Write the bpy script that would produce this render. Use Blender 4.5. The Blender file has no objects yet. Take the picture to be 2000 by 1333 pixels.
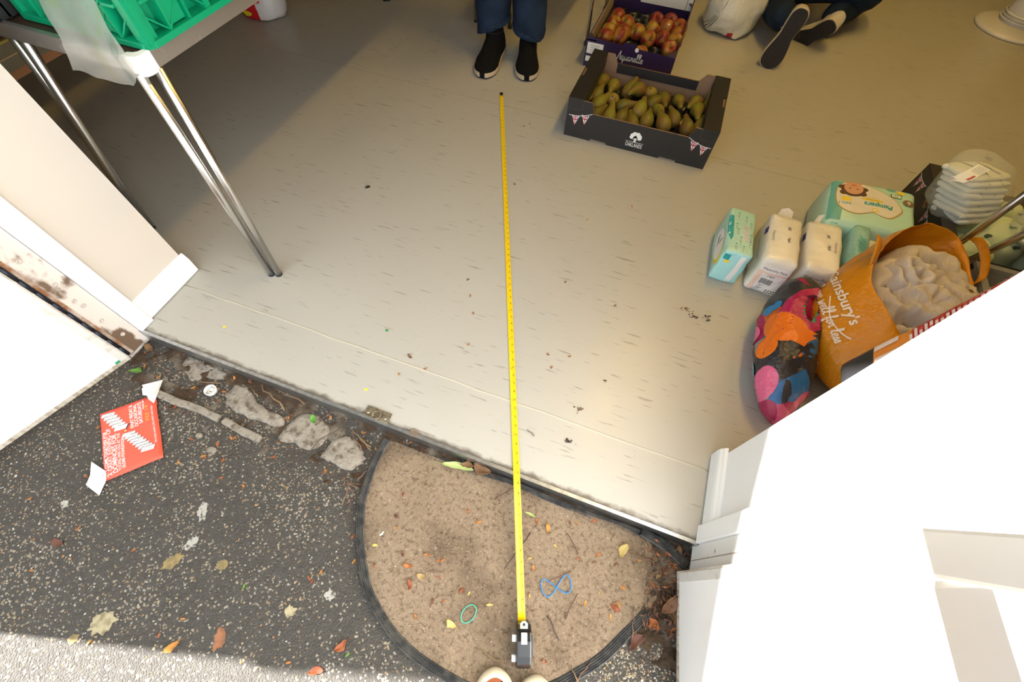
import bpy, bmesh, math, random
from mathutils import Vector, Matrix, noise
from mathutils.bvhtree import BVHTree

SC = bpy.context.scene
COL = SC.collection
rnd = random.Random(7)

# ------------------------------------------------------------------ camera
cam_data = bpy.data.cameras.new('camera')
cam_data.sensor_fit = 'HORIZONTAL'
cam_data.sensor_width = 36.0
cam_data.lens = 15.305
cam_data.clip_start = 0.02
cam_data.clip_end = 200
cam = bpy.data.objects.new('camera', cam_data)
COL.objects.link(cam)
cam.matrix_world = (Matrix.Translation((0, 0, 1.1387)) @ Matrix.Rotation(0.2999, 4, 'Z')
                    @ Matrix.Rotation(0.5314, 4, 'X') @ Matrix.Rotation(0.062, 4, 'Z'))
SC.camera = cam

# ------------------------------------------------------------------ sky, sun, exposure
world = bpy.data.worlds.new('sky')
SC.world = world
world.use_nodes = True
bg = world.node_tree.nodes['Background']
bg.inputs['Color'].default_value = (0.90, 0.96, 1.0, 1)
bg.inputs['Strength'].default_value = 1.75

sun_data = bpy.data.lights.new('sun', 'SUN')
sun_data.energy = 29.0
sun_data.angle = 0.016
sun_data.color = (1.0, 0.98, 0.95)
sun = bpy.data.objects.new('sun', sun_data)
COL.objects.link(sun)
_el = math.radians(44.7)
sun.rotation_euler = Vector((.967 * math.cos(_el), .255 * math.cos(_el), -math.sin(_el))).to_track_quat('-Z', 'Y').to_euler()
sun.location = (-4, -1.2, 5)

SC.view_settings.view_transform = 'Standard'
SC.view_settings.look = 'None'
SC.view_settings.gamma = 1.0
SC.view_settings.use_curve_mapping = False
SC.view_settings.exposure = 0.36


# ------------------------------------------------------------------ materials
MATS = {}


def M(name, col=(.8, .8, .8), rough=.55, metal=0.0, col2=None, nscale=30, ncut=(.4, .65), bump=0.0, bscale=60,
      spec=.5, stretch=None, rand=0.0, trans=0.0, alpha=1.0, coat=0.0, emit=0.0, sheen=0.0):
    """procedural material: base colour, optional second colour by noise, bump, per-object variation"""
    if name in MATS:
        return MATS[name]
    m = bpy.data.materials.new(name)
    m.use_nodes = True
    nt = m.node_tree
    p = nt.nodes['Principled BSDF']
    p.inputs['Base Color'].default_value = (*col, 1)
    p.inputs['Roughness'].default_value = rough
    p.inputs['Metallic'].default_value = metal
    p.inputs['Specular IOR Level'].default_value = spec
    p.inputs['Transmission Weight'].default_value = trans
    p.inputs['Alpha'].default_value = alpha
    p.inputs['Coat Weight'].default_value = coat
    p.inputs['Sheen Weight'].default_value = sheen
    if emit:
        p.inputs['Emission Color'].default_value = (*col, 1)
        p.inputs['Emission Strength'].default_value = emit
    tc = nt.nodes.new('ShaderNodeTexCoord')
    mp = nt.nodes.new('ShaderNodeMapping')
    nt.links.new(tc.outputs['Object'], mp.inputs['Vector'])
    if stretch:
        mp.inputs['Scale'].default_value = stretch
    out = None
    if col2:
        n = nt.nodes.new('ShaderNodeTexNoise')
        n.inputs['Scale'].default_value = nscale
        n.inputs['Detail'].default_value = 5
        nt.links.new(mp.outputs[0], n.inputs['Vector'])
        r = nt.nodes.new('ShaderNodeValToRGB')
        r.color_ramp.elements[0].position = ncut[0]
        r.color_ramp.elements[1].position = ncut[1]
        r.color_ramp.elements[0].color = (*col, 1)
        r.color_ramp.elements[1].color = (*col2, 1)
        nt.links.new(n.outputs['Fac'], r.inputs['Fac'])
        out = r.outputs['Color']
    if rand:
        oi = nt.nodes.new('ShaderNodeObjectInfo')
        hs = nt.nodes.new('ShaderNodeHueSaturation')
        if out:
            nt.links.new(out, hs.inputs['Color'])
        else:
            hs.inputs['Color'].default_value = (*col, 1)
        mr = nt.nodes.new('ShaderNodeMapRange')
        mr.inputs['To Min'].default_value = 1 - rand
        mr.inputs['To Max'].default_value = 1 + rand
        nt.links.new(oi.outputs['Random'], mr.inputs['Value'])
        nt.links.new(mr.outputs[0], hs.inputs['Value'])
        mr2 = nt.nodes.new('ShaderNodeMapRange')
        mr2.inputs['To Min'].default_value = .5 - rand * .06
        mr2.inputs['To Max'].default_value = .5 + rand * .06
        nt.links.new(oi.outputs['Random'], mr2.inputs['Value'])
        nt.links.new(mr2.outputs[0], hs.inputs['Hue'])
        out = hs.outputs['Color']
    if out:
        nt.links.new(out, p.inputs['Base Color'])
    if bump:
        nb = nt.nodes.new('ShaderNodeTexNoise')
        nb.inputs['Scale'].default_value = bscale
        nb.inputs['Detail'].default_value = 4
        nt.links.new(mp.outputs[0], nb.inputs['Vector'])
        b = nt.nodes.new('ShaderNodeBump')
        b.inputs['Strength'].default_value = bump
        b.inputs['Distance'].default_value = .004
        nt.links.new(nb.outputs['Fac'], b.inputs['Height'])
        nt.links.new(b.outputs['Normal'], p.inputs['Normal'])
    MATS[name] = m
    return m


class NT:
    """small node-graph helper for the bigger surface materials"""
    def __init__(s, name, rough=.6, spec=.5):
        s.m = bpy.data.materials.new(name)
        s.m.use_nodes = True
        s.t = s.m.node_tree
        s.p = s.t.nodes['Principled BSDF']
        s.p.inputs['Roughness'].default_value = rough
        s.p.inputs['Specular IOR Level'].default_value = spec
        s.tc = s.t.nodes.new('ShaderNodeTexCoord')
        MATS[name] = s.m

    def n(s, typ, ins={}, **props):
        nd = s.t.nodes.new('ShaderNode' + typ)
        for k, v in props.items():
            setattr(nd, k, v)
        for k, v in ins.items():
            if hasattr(v, 'is_linked') or hasattr(v, 'links'):
                s.t.links.new(v, nd.inputs[k])
            else:
                nd.inputs[k].default_value = v
        return nd

    def noise(s, scale, detail=4, stretch=None, rough=.5):
        mp = s.n('Mapping', {'Vector': s.tc.outputs['Object'], 'Scale': stretch or (1, 1, 1)})
        return s.n('TexNoise', {'Vector': mp.outputs[0], 'Scale': scale, 'Detail': detail, 'Roughness': rough}).outputs['Fac']

    def ramp(s, fac, stops, interp='LINEAR'):
        r = s.n('ValToRGB', {'Fac': fac})
        cr = r.color_ramp
        cr.interpolation = interp
        while len(cr.elements) < len(stops):
            cr.elements.new(.5)
        for e, (pos, c) in zip(cr.elements, stops):
            e.position = pos
            e.color = (*c, 1) if not isinstance(c, (int, float)) else (c, c, c, 1)
        return r.outputs['Color']

    def mix(s, fac, a, b, mode='MIX'):
        nd = s.n('Mix', {}, data_type='RGBA', blend_type=mode)
        for sock, v in ((nd.inputs[0], fac), (nd.inputs[6], a), (nd.inputs[7], b)):
            if hasattr(v, 'links'):
                s.t.links.new(v, sock)
            else:
                sock.default_value = v if isinstance(v, (int, float)) else (*v, 1)
        return nd.outputs[2]

    def math(s, op, a, b=0.0):
        return s.n('Math', {0: a, 1: b}, operation=op).outputs[0]

    def col(s, sock):
        s.t.links.new(sock, s.p.inputs['Base Color'])

    def bump(s, sock, strength, dist=.004):
        b = s.n('Bump', {'Strength': strength, 'Distance': dist, 'Height': sock})
        s.t.links.new(b.outputs[0], s.p.inputs['Normal'])


# ------------------------------------------------------------------ mesh builder
def wm(o):
    if o.parent:
        return wm(o.parent) @ o.matrix_parent_inverse @ o.matrix_basis
    return o.matrix_basis.copy()


def catmull(pts, n=6, closed=False):
    pts = [Vector(p) for p in pts]
    out = []
    N = len(pts)
    for i in range(N if closed else N - 1):
        if closed:
            p0, p1, p2, p3 = pts[i - 1], pts[i], pts[(i + 1) % N], pts[(i + 2) % N]
        else:
            p0, p1, p2, p3 = pts[max(i - 1, 0)], pts[i], pts[i + 1], pts[min(i + 2, N - 1)]
        for k in range(n):
            t = k / n
            out.append(.5 * (2 * p1 + (p2 - p0) * t + (2 * p0 - 5 * p1 + 4 * p2 - p3) * t * t
                             + (3 * p1 - p0 - 3 * p2 + p3) * t ** 3))
    if not closed:
        out.append(pts[-1])
    return out


class MB:
    def __init__(s):
        s.v, s.f, s.mi, s.sm = [], [], [], []

    def add(s, verts, faces, mi=0, smooth=False):
        o = len(s.v)
        s.v += [Vector(v) for v in verts]
        for f in faces:
            s.f.append(tuple(i + o for i in f))
            s.mi.append(mi)
            s.sm.append(smooth)
        return s

    def box(s, x0, x1, y0, y1, z0, z1, mi=0):
        return s.add([(x0, y0, z0), (x1, y0, z0), (x1, y1, z0), (x0, y1, z0), (x0, y0, z1), (x1, y0, z1), (x1, y1, z1), (x0, y1, z1)],
                     [(0, 3, 2, 1), (4, 5, 6, 7), (0, 1, 5, 4), (1, 2, 6, 5), (2, 3, 7, 6), (3, 0, 4, 7)], mi)

    def obox(s, c, ax, ay, az, mi=0):
        """box from its centre and three half-axis vectors"""
        c, ax, ay, az = map(Vector, (c, ax, ay, az))
        vs = [c + sx * ax + sy * ay + sz * az for sz in (-1, 1) for sx, sy in ((-1, -1), (1, -1), (1, 1), (-1, 1))]
        return s.add(vs, [(0, 3, 2, 1), (4, 5, 6, 7), (0, 1, 5, 4), (1, 2, 6, 5), (2, 3, 7, 6), (3, 0, 4, 7)], mi)

    def tube(s, pts, r, n=8, mi=0, closed=False, caps=True, flat=1.0):
        pts = [Vector(p) for p in pts]
        N = len(pts)
        rs = r if isinstance(r, (list, tuple)) else [r] * N
        vs, fs = [], []
        up = None
        for i, p in enumerate(pts):
            if closed:
                t = (pts[(i + 1) % N] - pts[i - 1])
            else:
                t = pts[min(i + 1, N - 1)] - pts[max(i - 1, 0)]
            t.normalize()
            if up is None:
                up = Vector((0, 0, 1)) if abs(t.z) < .9 else Vector((1, 0, 0))
            a = t.cross(up)
            a.normalize()
            b = a.cross(t)
            up = b
            for k in range(n):
                an = 2 * math.pi * k / n
                vs.append(p + a * math.cos(an) * rs[i] + b * math.sin(an) * rs[i] * flat)
        for i in range(N if closed else N - 1):
            j = (i + 1) % N
            for k in range(n):
                l = (k + 1) % n
                fs.append((i * n + k, i * n + l, j * n + l, j * n + k))
        if caps and not closed:
            fs.append(tuple(range(n))[::-1])
            fs.append(tuple((N - 1) * n + k for k in range(n)))
        return s.add(vs, fs, mi, True)

    def lathe(s, prof, n=24, c=(0, 0, 0), mi=0, sx=1, sy=1, smooth=True):
        c = Vector(c)
        vs, fs = [], []
        for r, z in prof:
            for k in range(n):
                a = 2 * math.pi * k / n
                vs.append(c + Vector((r * math.cos(a) * sx, r * math.sin(a) * sy, z)))
        for i in range(len(prof) - 1):
            for k in range(n):
                l = (k + 1) % n
                fs.append((i * n + k, i * n + l, (i + 1) * n + l, (i + 1) * n + k))
        fs.append(tuple(range(n))[::-1])
        fs.append(tuple((len(prof) - 1) * n + k for k in range(n)))
        return s.add(vs, fs, mi, smooth)

    def prism(s, poly, o, ax, ay, th, mi=0, smooth=False, mi_side=None):
        """2D polygon in the frame (o, ax, ay), extruded by vector th"""
        o, ax, ay, th = map(Vector, (o, ax, ay, th))
        n = len(poly)
        a = [o + ax * x + ay * y for x, y in poly]
        b = [p + th for p in a]
        off = len(s.v)
        s.add(a + b, [tuple(range(n))[::-1], tuple(range(n, 2 * n))], mi)
        for i in range(n):
            j = (i + 1) % n
            s.f.append((off + i, off + j, off + n + j, off + n + i))
            s.mi.append(mi if mi_side is None else mi_side)
            s.sm.append(smooth)
        return s

    def grid(s, fn, nu, nv, mi=0, smooth=True, wrap=False, mfn=None):
        vs = [fn(i / (nu if wrap else nu - 1), j / (nv - 1)) for j in range(nv) for i in range(nu)]
        o = len(s.v)
        s.v += [Vector(v) for v in vs]
        for j in range(nv - 1):
            for i in range(nu if wrap else nu - 1):
                k = (i + 1) % nu
                s.f.append((o + j * nu + i, o + j * nu + k, o + (j + 1) * nu + k, o + (j + 1) * nu + i))
                s.mi.append(mfn(i, j) if mfn else mi)
                s.sm.append(smooth)
        return s

    def sphere(s, c, r, n=12, m=8, mi=0):
        r = Vector(r) if not isinstance(r, (int, float)) else Vector((r, r, r))
        c = Vector(c)
        return s.grid(lambda u, v: c + Vector((r.x * math.cos(2 * math.pi * u) * math.sin(math.pi * (v * .998 + .001)),
                                               r.y * math.sin(2 * math.pi * u) * math.sin(math.pi * (v * .998 + .001)),
                                               -r.z * math.cos(math.pi * (v * .998 + .001)))), n, m, mi, True, True)

    def flat2(s, vf, o, ax, ay, mi=0, bvh=None, off=.0006):
        """flat print: 2D verts and faces in a frame; dropped onto a curved surface when a BVH is given"""
        o, ax, ay = Vector(o), Vector(ax), Vector(ay)
        nrm = ax.cross(ay).normalized()
        vs, bad = [], set()
        for x, y in vf[0]:
            p = o + ax * x + ay * y
            if bvh:
                hit = bvh.ray_cast(p + nrm * .25, -nrm)
                if hit[0] is not None:
                    p = hit[0] + (hit[1] if hit[1].dot(nrm) > 0 else -hit[1]) * off
                    vs.append(p)
                    continue
                bad.add(len(vs))
            vs.append(p + nrm * off)
        fcs = [f for f in vf[1] if not bad.intersection(f)] if bad else vf[1]
        used = sorted({i for f in fcs for i in f})
        ix = {i: k for k, i in enumerate(used)}
        return s.add([vs[i] for i in used], [tuple(ix[i] for i in f) for f in fcs], mi)

    def xf(s, mat):
        s.v = [mat @ v for v in s.v]
        return s

    def bvh(s):
        return BVHTree.FromPolygons(s.v, s.f)

    def displace(s, fn):
        s.v = [fn(v) for v in s.v]
        return s

    def build(s, name, mats, parent=None, local=False, bevel=0, subsurf=0, solid=0, auto=False):
        me = bpy.data.meshes.new(name)
        if not isinstance(mats, (list, tuple)):
            mats = [mats]
        me.from_pydata([tuple(v) for v in s.v], [], s.f)
        for m in mats:
            me.materials.append(m)
        me.polygons.foreach_set('material_index', s.mi)
        me.polygons.foreach_set('use_smooth', s.sm)
        me.update()
        o = bpy.data.objects.new(name, me)
        COL.objects.link(o)
        if parent:
            o.parent = parent
            if not local:
                o.matrix_parent_inverse = wm(parent).inverted()
        if solid:
            md = o.modifiers.new('thickness', 'SOLIDIFY')
            md.thickness = solid
        if bevel:
            md = o.modifiers.new('bevel', 'BEVEL')
            md.width = bevel
            md.segments = 2
            md.limit_method = 'ANGLE'
        if subsurf:
            md = o.modifiers.new('smooth', 'SUBSURF')
            md.levels = md.render_levels = subsurf
        return o


def weld(mb, d=1e-5):
    bm = bmesh.new()
    vs = [bm.verts.new(v) for v in mb.v]
    for f, mi, sm in zip(mb.f, mb.mi, mb.sm):
        try:
            fc = bm.faces.new([vs[i] for i in f])
            fc.material_index = mi
            fc.smooth = sm
        except ValueError:
            pass
    bmesh.ops.remove_doubles(bm, verts=bm.verts, dist=d)
    bmesh.ops.recalc_face_normals(bm, faces=bm.faces)
    r = MB()
    bm.verts.index_update()
    r.v = [v.co.copy() for v in bm.verts]
    for f in bm.faces:
        r.f.append(tuple(v.index for v in f.verts))
        r.mi.append(f.material_index)
        r.sm.append(f.smooth)
    bm.free()
    return r


def rbox(w, d, h, r=.015, puff=.006, amp=.003, ns=18, seed=0, n=13, taper=0.0, cx=0, cy=0):
    """soft pack: rounded box standing on z=0 with bulging faces and crumpled film"""
    mb = MB()
    half = Vector((w / 2, d / 2, h / 2))
    for ax in range(3):
        for sg in (-1, 1):
            def fn(u, v, ax=ax, sg=sg):
                a = math.sin((u * 2 - 1) * math.pi / 2)
                b = math.sin((v * 2 - 1) * math.pi / 2)
                p = [0, 0, 0]
                p[ax] = sg
                p[(ax + 1) % 3] = a * sg
                p[(ax + 2) % 3] = b
                P = Vector([p[k] * half[k] for k in range(3)])
                q = Vector([max(-(half[k] - r), min(half[k] - r, P[k])) for k in range(3)])
                dr = P - q
                if dr.length > 1e-9:
                    P = q + dr.normalized() * r
                nn = Vector([1.0 if k == ax else 0.0 for k in range(3)]) * sg
                P += nn * puff * (1 - a * a) * (1 - b * b)
                return P
            mb.grid(fn, n, n)
    mb = weld(mb, 1e-6)

    def dis(v):
        k = 1 - taper * (v.z + half.z) / h
        t = Vector((v.x * k, v.y * k, v.z))
        e = Vector((seed * 3.1, seed * 1.7, 0))
        q = t + (noise.noise_vector((t + e) * ns) * amp + noise.noise_vector((t + e) * ns * 3) * amp * .4)
        q.z = max(q.z + half.z, .001)
        return Vector((q.x + cx, q.y + cy, q.z))
    return mb.displace(dis)


def loft(rings, n=36, close_bottom=True, wr=0.0, ns=14, seed=0, up=1):
    """closed rings (each a list of control points) lofted smoothly; fine wrinkles added"""
    dense = []
    for r in rings:
        c = catmull(r, 12, True)
        # resample to n by index
        dense.append([c[int(i * len(c) / n) % len(c)] for i in range(n)])
    rows = []
    for k in range(n):
        rows.append(catmull([d[k] for d in dense], 6))
    nr = len(rows[0])
    mb = MB()
    vs = [rows[i][j] for j in range(nr) for i in range(n)]

    def wrk(v):
        e = Vector((seed * 2.3, seed, seed * .7))
        return v + noise.noise_vector((v + e) * ns) * wr + noise.noise_vector((v + e) * ns * 2.7) * wr * .45
    if wr:
        vs = [wrk(v) for v in vs]
    fs = []
    for j in range(nr - 1):
        for i in range(n):
            l = (i + 1) % n
            fs.append((j * n + i, j * n + l, (j + 1) * n + l, (j + 1) * n + i))
    if close_bottom:
        fs.append(tuple(range(n))[::-1])
    mb.add(vs, fs, 0, True)
    return mb


def ring(cx, cy, z, rx, ry, rot=0, n=10, jit=0, rg=None, zj=0):
    out = []
    for k in range(n):
        a = 2 * math.pi * k / n
        j = 1 + (rg.uniform(-jit, jit) if rg else 0)
        x, y = rx * math.cos(a) * j, ry * math.sin(a) * j
        out.append((cx + x * math.cos(rot) - y * math.sin(rot), cy + x * math.sin(rot) + y * math.cos(rot),
                    z + (rg.uniform(-zj, zj) if rg else 0)))
    return out


# ------------------------------------------------------------------ scene tree helpers
def tag(o, label=None, cat=None, group=None, kind=None):
    if label:
        o['label'] = label
    if cat:
        o['category'] = cat
    if group:
        o['group'] = group
    if kind:
        o['kind'] = kind
    return o


def thing(name, label, cat, loc=(0, 0, 0), rz=0.0, group=None):
    o = bpy.data.objects.new(name, None)
    o.empty_display_size = .05
    COL.objects.link(o)
    o.location = loc
    o.rotation_euler = (0, 0, rz)
    return tag(o, label, cat, group)


def kids(o):
    return [c for c in bpy.data.objects if c.parent is o]


def copy_tree(o, parent=None, ch=None):
    c = o.copy()
    COL.objects.link(c)
    if parent:
        c.parent = parent
    for k in (ch if ch is not None else kids(o)):
        copy_tree(k, c)
    return c


# ------------------------------------------------------------------ lettering
_tc = {}


def text2(sx, size=1.0, bold=0.0, shear=0.0, space=1.0, cx=False, sub=0):
    key = (sx, round(bold, 4), shear, space)
    if key not in _tc:
        cu = bpy.data.curves.new('lettering', 'FONT')
        cu.body = sx
        cu.size = 1.0
        cu.offset = bold
        cu.shear = shear
        cu.space_character = space
        cu.resolution_u = 3
        to = bpy.data.objects.new('lettering', cu)
        me = bpy.data.meshes.new_from_object(to)
        _tc[key] = ([(v.co.x, v.co.y) for v in me.vertices], [tuple(p.vertices) for p in me.polygons])
        bpy.data.meshes.remove(me)
        bpy.data.objects.remove(to)
        bpy.data.curves.remove(cu)
    vs, fs = _tc[key]
    vs = [(x * size, y * size) for x, y in vs]
    if cx and vs:
        mx = (max(v[0] for v in vs) + min(v[0] for v in vs)) / 2
        vs = [(x - mx, y) for x, y in vs]
    if sub:
        vs, fs = sub2((vs, fs), sub)
    return vs, fs


def sub2(vf, maxlen):
    bm = bmesh.new()
    vs = [bm.verts.new((x, y, 0)) for x, y in vf[0]]
    for f in vf[1]:
        try:
            bm.faces.new([vs[i] for i in f])
        except ValueError:
            pass
    bmesh.ops.triangulate(bm, faces=bm.faces)
    for _ in range(4):
        es = [e for e in bm.edges if e.calc_length() > maxlen]
        if not es:
            break
        bmesh.ops.subdivide_edges(bm, edges=es, cuts=1, use_grid_fill=False)
        bmesh.ops.triangulate(bm, faces=bm.faces)
    bm.verts.index_update()
    r = ([(v.co.x, v.co.y) for v in bm.verts], [tuple(v.index for v in f.verts) for f in bm.faces])
    bm.free()
    return r


CURS = {'e': ([(0, .3), (.45, .55), (.55, .85), (.35, 1), (.12, .75), (.12, .3), (.35, 0), (.7, .2)], .7),
        'l': ([(0, .2), (.4, 1.2), (.5, 1.9), (.38, 2.2), (.22, 1.9), (.2, .5), (.35, 0), (.65, .2)], .65),
        'a': ([(.6, .85), (.4, 1), (.12, .75), (.08, .3), (.25, 0), (.5, .3), (.62, .9), (.6, .3), (.72, 0), (.95, .2)], .95),
        'u': ([(0, .8), (.08, 1), (.1, .3), (.28, 0), (.5, .3), (.6, 1), (.6, .3), (.72, 0), (.95, .2)], .95),
        'r': ([(0, .2), (.2, 1.05), (.28, .85), (.5, .9), (.48, .4), (.55, .05), (.8, .2)], .8),
        'q': ([(.6, .85), (.4, 1), (.12, .75), (.08, .3), (.25, 0), (.5, .3), (.62, .95), (.58, -.8), (.5, -1.1), (.75, -.4), (.95, .2)], .95),
        'i': ([(0, .2), (.2, 1), (.2, .3), (.32, 0), (.55, .2)], .55),
        'v': ([(0, .9), (.12, 1), (.25, .1), (.35, .05), (.55, .95), (.75, .8)], .75),
        'w': ([(0, .9), (.1, 1), (.18, .1), (.3, .05), (.42, .8), (.5, .1), (.62, .05), (.78, .95), (.95, .8)], .95),
        'o': ([(.5, 1), (.2, .9), (.08, .4), (.25, 0), (.5, .3), (.5, .85), (.4, 1), (.75, .85)], .75),
        'f': ([(0, .2), (.4, 1.4), (.5, 1.95), (.36, 2.2), (.25, 1.6), (.2, -.7), (.3, -1), (.42, -.5), (.2, .1), (.6, .25)], .6),
        's': ([(0, .2), (.3, 1), (.42, .5), (.35, .05), (.1, .1), (.4, .15), (.6, .2)], .6),
        'A': ([(-.2, .1), (.1, 0), (.6, 1.6), (.85, 2.2), (.85, 1.2), (.9, .1), (1.05, .1)], 1.1), ' ': ([], .55)}


def stroke2(pts, w, smooth=4):
    p = catmull([(x, y, 0) for x, y in pts], smooth) if smooth else [Vector((x, y, 0)) for x, y in pts]
    vs, fs = [], []
    for i, q in enumerate(p):
        t = p[min(i + 1, len(p) - 1)] - p[max(i - 1, 0)]
        if t.length < 1e-9:
            t = Vector((1, 0, 0))
        t.normalize()
        vs += [(q.x - t.y * w / 2, q.y + t.x * w / 2), (q.x + t.y * w / 2, q.y - t.x * w / 2)]
    for i in range(len(p) - 1):
        fs.append((2 * i, 2 * i + 1, 2 * i + 3, 2 * i + 2))
    return vs, fs


def script2(sx, xh, w):
    """handwritten-style lettering drawn as strokes; xh = height of small letters"""
    V, F, x = [], [], 0.0
    for ch in sx:
        pts, adv = CURS[ch]
        if pts:
            vs, fs = stroke2([((px + x) * xh, py * xh) for px, py in pts], w)
            o = len(V)
            V += vs
            F += [tuple(i + o for i in f) for f in fs]
        x += adv
    return V, F


def poly2(pts):
    return list(pts), [tuple(range(len(pts)))]


def disc2(cx, cy, rx, ry=None, n=20):
    ry = ry or rx
    return poly2([(cx + rx * math.cos(2 * math.pi * k / n), cy + ry * math.sin(2 * math.pi * k / n)) for k in range(n)])


def rect2(x0, y0, x1, y1):
    return poly2([(x0, y0), (x1, y0), (x1, y1), (x0, y1)])


def move2(vf, dx, dy, rot=0):
    c, s_ = math.cos(rot), math.sin(rot)
    return [(x * c - y * s_ + dx, x * s_ + y * c + dy) for x, y in vf[0]], vf[1]


# common materials
WHITE = M('white_print', (.82, .82, .80), .5)
BLACKP = M('black_print', (.012, .012, .014), .5)
CHROME = M('chrome_tube', (.66, .65, .63), .27, 1.0, bump=.02, bscale=300)
RUBBER = M('black_rubber', (.015, .015, .017), .7)

# =================================================================== SETTING
# ---- surface materials
# vinyl sheet floor: pale grey-beige with short dark dashes running along the doorway, scuffs, dirt at the sill
g = NT('vinyl_floor', .33, .45)
dash = g.math('MULTIPLY', g.ramp(g.noise(1.0, 2, (11, 120, 1)), [(.635, 0.0), (.69, 1.0)]), g.ramp(g.noise(7, 2), [(.40, 0.0), (.55, 1.0)]))
base = g.mix(g.noise(3, 5), (.395, .381, .341), (.442, .427, .384))
base = g.mix(g.math('MULTIPLY', dash, .62), base, (.17, .155, .13))
speck = g.ramp(g.noise(90, 2), [(.74, 0.0), (.77, 1.0)])
base = g.mix(g.math('MULTIPLY', speck, .4), base, (.15, .12, .09))
sep = g.n('SeparateXYZ', {'Vector': g.tc.outputs['Object']})
edge = g.n('MapRange', {'Value': g.math('ADD', sep.outputs['Y'], g.math('MULTIPLY', g.noise(30, 4), .03)), 'From Min': .292, 'From Max': .304, 'To Min': .85, 'To Max': 0.0}).outputs[0]
base = g.mix(edge, base, (.09, .07, .05))
g.col(base)
g.t.links.new(g.n('MapRange', {'Value': g.noise(14, 4), 'To Min': .22, 'To Max': .48}).outputs[0], g.p.inputs['Roughness'])
g.bump(g.noise(5, 3), .12, .01)
VINYL = g.m

# worn asphalt with exposed aggregate
g = NT('asphalt', .8, .35)
vor = g.n('TexVoronoi', {'Vector': g.tc.outputs['Object'], 'Scale': 260, 'Randomness': 1.0})
sepc = g.n('SeparateColor', {'Color': vor.outputs['Color']})
patch = g.ramp(g.noise(4.5, 4), [(.42, 0.0), (.68, 1.0)])
stone = g.ramp(g.math('ADD', sepc.outputs[0], g.math('MULTIPLY', patch, .16)), [(.94, 0.0), (.985, 1.0)])
dark = g.mix(g.noise(9, 6), (.030, .027, .023), (.080, .070, .058))
dark = g.mix(sepc.outputs[1], dark, (.070, .063, .054), 'MIX')
dark = g.mix(.5, dark, g.mix(g.noise(60, 3), (.025, .023, .02), (.085, .077, .066)))
cstone = g.ramp(sepc.outputs[2], [(0, (.30, .24, .15)), (.35, (.36, .33, .27)), (.62, (.30, .19, .09)), (.8, (.42, .40, .35)), (1, (.22, .20, .17))])
small = g.n('TexVoronoi', {'Vector': g.tc.outputs['Object'], 'Scale': 120, 'Randomness': 1.0})
sm = g.n('SeparateColor', {'Color': small.outputs['Color']})
core = g.ramp(small.outputs['Distance'], [(.25, 1.0), (.45, 0.0)])
big = g.math('MULTIPLY', g.ramp(g.math('ADD', sm.outputs[0], g.math('MULTIPLY', patch, .06)), [(.96, 0.0), (.975, 1.0)]), core)
colr = g.mix(g.math('MULTIPLY', stone, .75), dark, cstone)
colr = g.mix(g.math('MULTIPLY', big, .8), colr, (.36, .30, .20))
g.col(colr)
g.bump(g.math('SUBTRACT', g.math('MULTIPLY', stone, .5), vor.outputs['Distance']), .7, .004)
ASPHALT = g.m

g = NT('coir', .95, .1)
cc = g.mix(g.noise(14, 6), (.20, .14, .09), (.46, .35, .245))
cc = g.mix(g.math('MULTIPLY', g.noise(260, 3, None, .7), .9), cc, (.40, .30, .205))
cc = g.mix(g.ramp(g.noise(7, 5), [(.50, 0.0), (.72, .8)]), cc, (.085, .055, .034))
cc = g.mix(g.ramp(g.noise(95, 5, None, .7), [(.50, 0.0), (.66, .75)]), cc, (.10, .066, .042))
cc = g.mix(g.ramp(g.noise(170, 3), [(.66, 0.0), (.72, .8)]), cc, (.60, .50, .38))
g.col(cc)
g.bump(g.noise(420, 3, None, .7), 1.0, .006)
COIR = g.m

g = NT('dirt', .95, .15)
cc = g.mix(g.noise(22, 7), (.020, .013, .008), (.105, .07, .045))
cc = g.mix(g.ramp(g.noise(9, 6), [(.52, 0.0), (.66, 1.0)]), cc, (.17, .145, .115))
g.col(cc)
g.bump(g.noise(120, 6), 1.0, .008)
DIRT = g.m

g = NT('rough_concrete', .9, .2)
cc = g.mix(g.noise(30, 7), (.19, .165, .13), (.36, .325, .275))
cc = g.mix(g.ramp(g.noise(55, 6), [(.5, 0.0), (.68, .85)]), cc, (.10, .075, .05))
g.col(cc)
g.bump(g.noise(90, 7), .9, .008)
CONC = g.m

PAINT = M('white_gloss_paint', (.85, .855, .85), .38, bump=.06, bscale=25, col2=(.80, .80, .785), nscale=6, ncut=(.5, .9))
CREAM = M('cream_wall_paint', (.60, .545, .48), .6, bump=.05, bscale=40)
OFFW = M('off_white_wall_paint', (.85, .845, .83), .6, bump=.05, bscale=40)
ROOMW = M('room_wall_paint', (.36, .30, .22), .8)
CEIL = M('ceiling_paint', (.40, .36, .30), .85)
ALU = M('aluminium_strip', (.50, .52, .53), .36, 1.0, col2=(.36, .375, .38), nscale=60, bump=.1, bscale=90)
GREY = M('door_edge_grey', (.62, .61, .575), .5, col2=(.46, .43, .37), nscale=40, ncut=(.55, .8))
PEEL = M('peeling_pink_white_paint', (.66, .585, .535), .7, col2=(.15, .095, .06), nscale=11, ncut=(.585, .64), bump=.35, bscale=30, stretch=(1, 1, .55))
RUST = M('rusty_hinge_leaf', (.26, .12, .055), .8, col2=(.50, .42, .36), nscale=35)
HINGE = M('dark_hinge_steel', (.018, .022, .035), .45, .5)
STEEL = M('screw_steel', (.55, .53, .50), .35, 1.0)
BRASS = M('dirty_brass', (.27, .23, .15), .5, .7, col2=(.12, .09, .06), nscale=90)
DOORWOOD = M('dirty_door_edge', (.55, .50, .42), .7, col2=(.30, .24, .17), nscale=18, stretch=(6, 6, 1))


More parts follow.
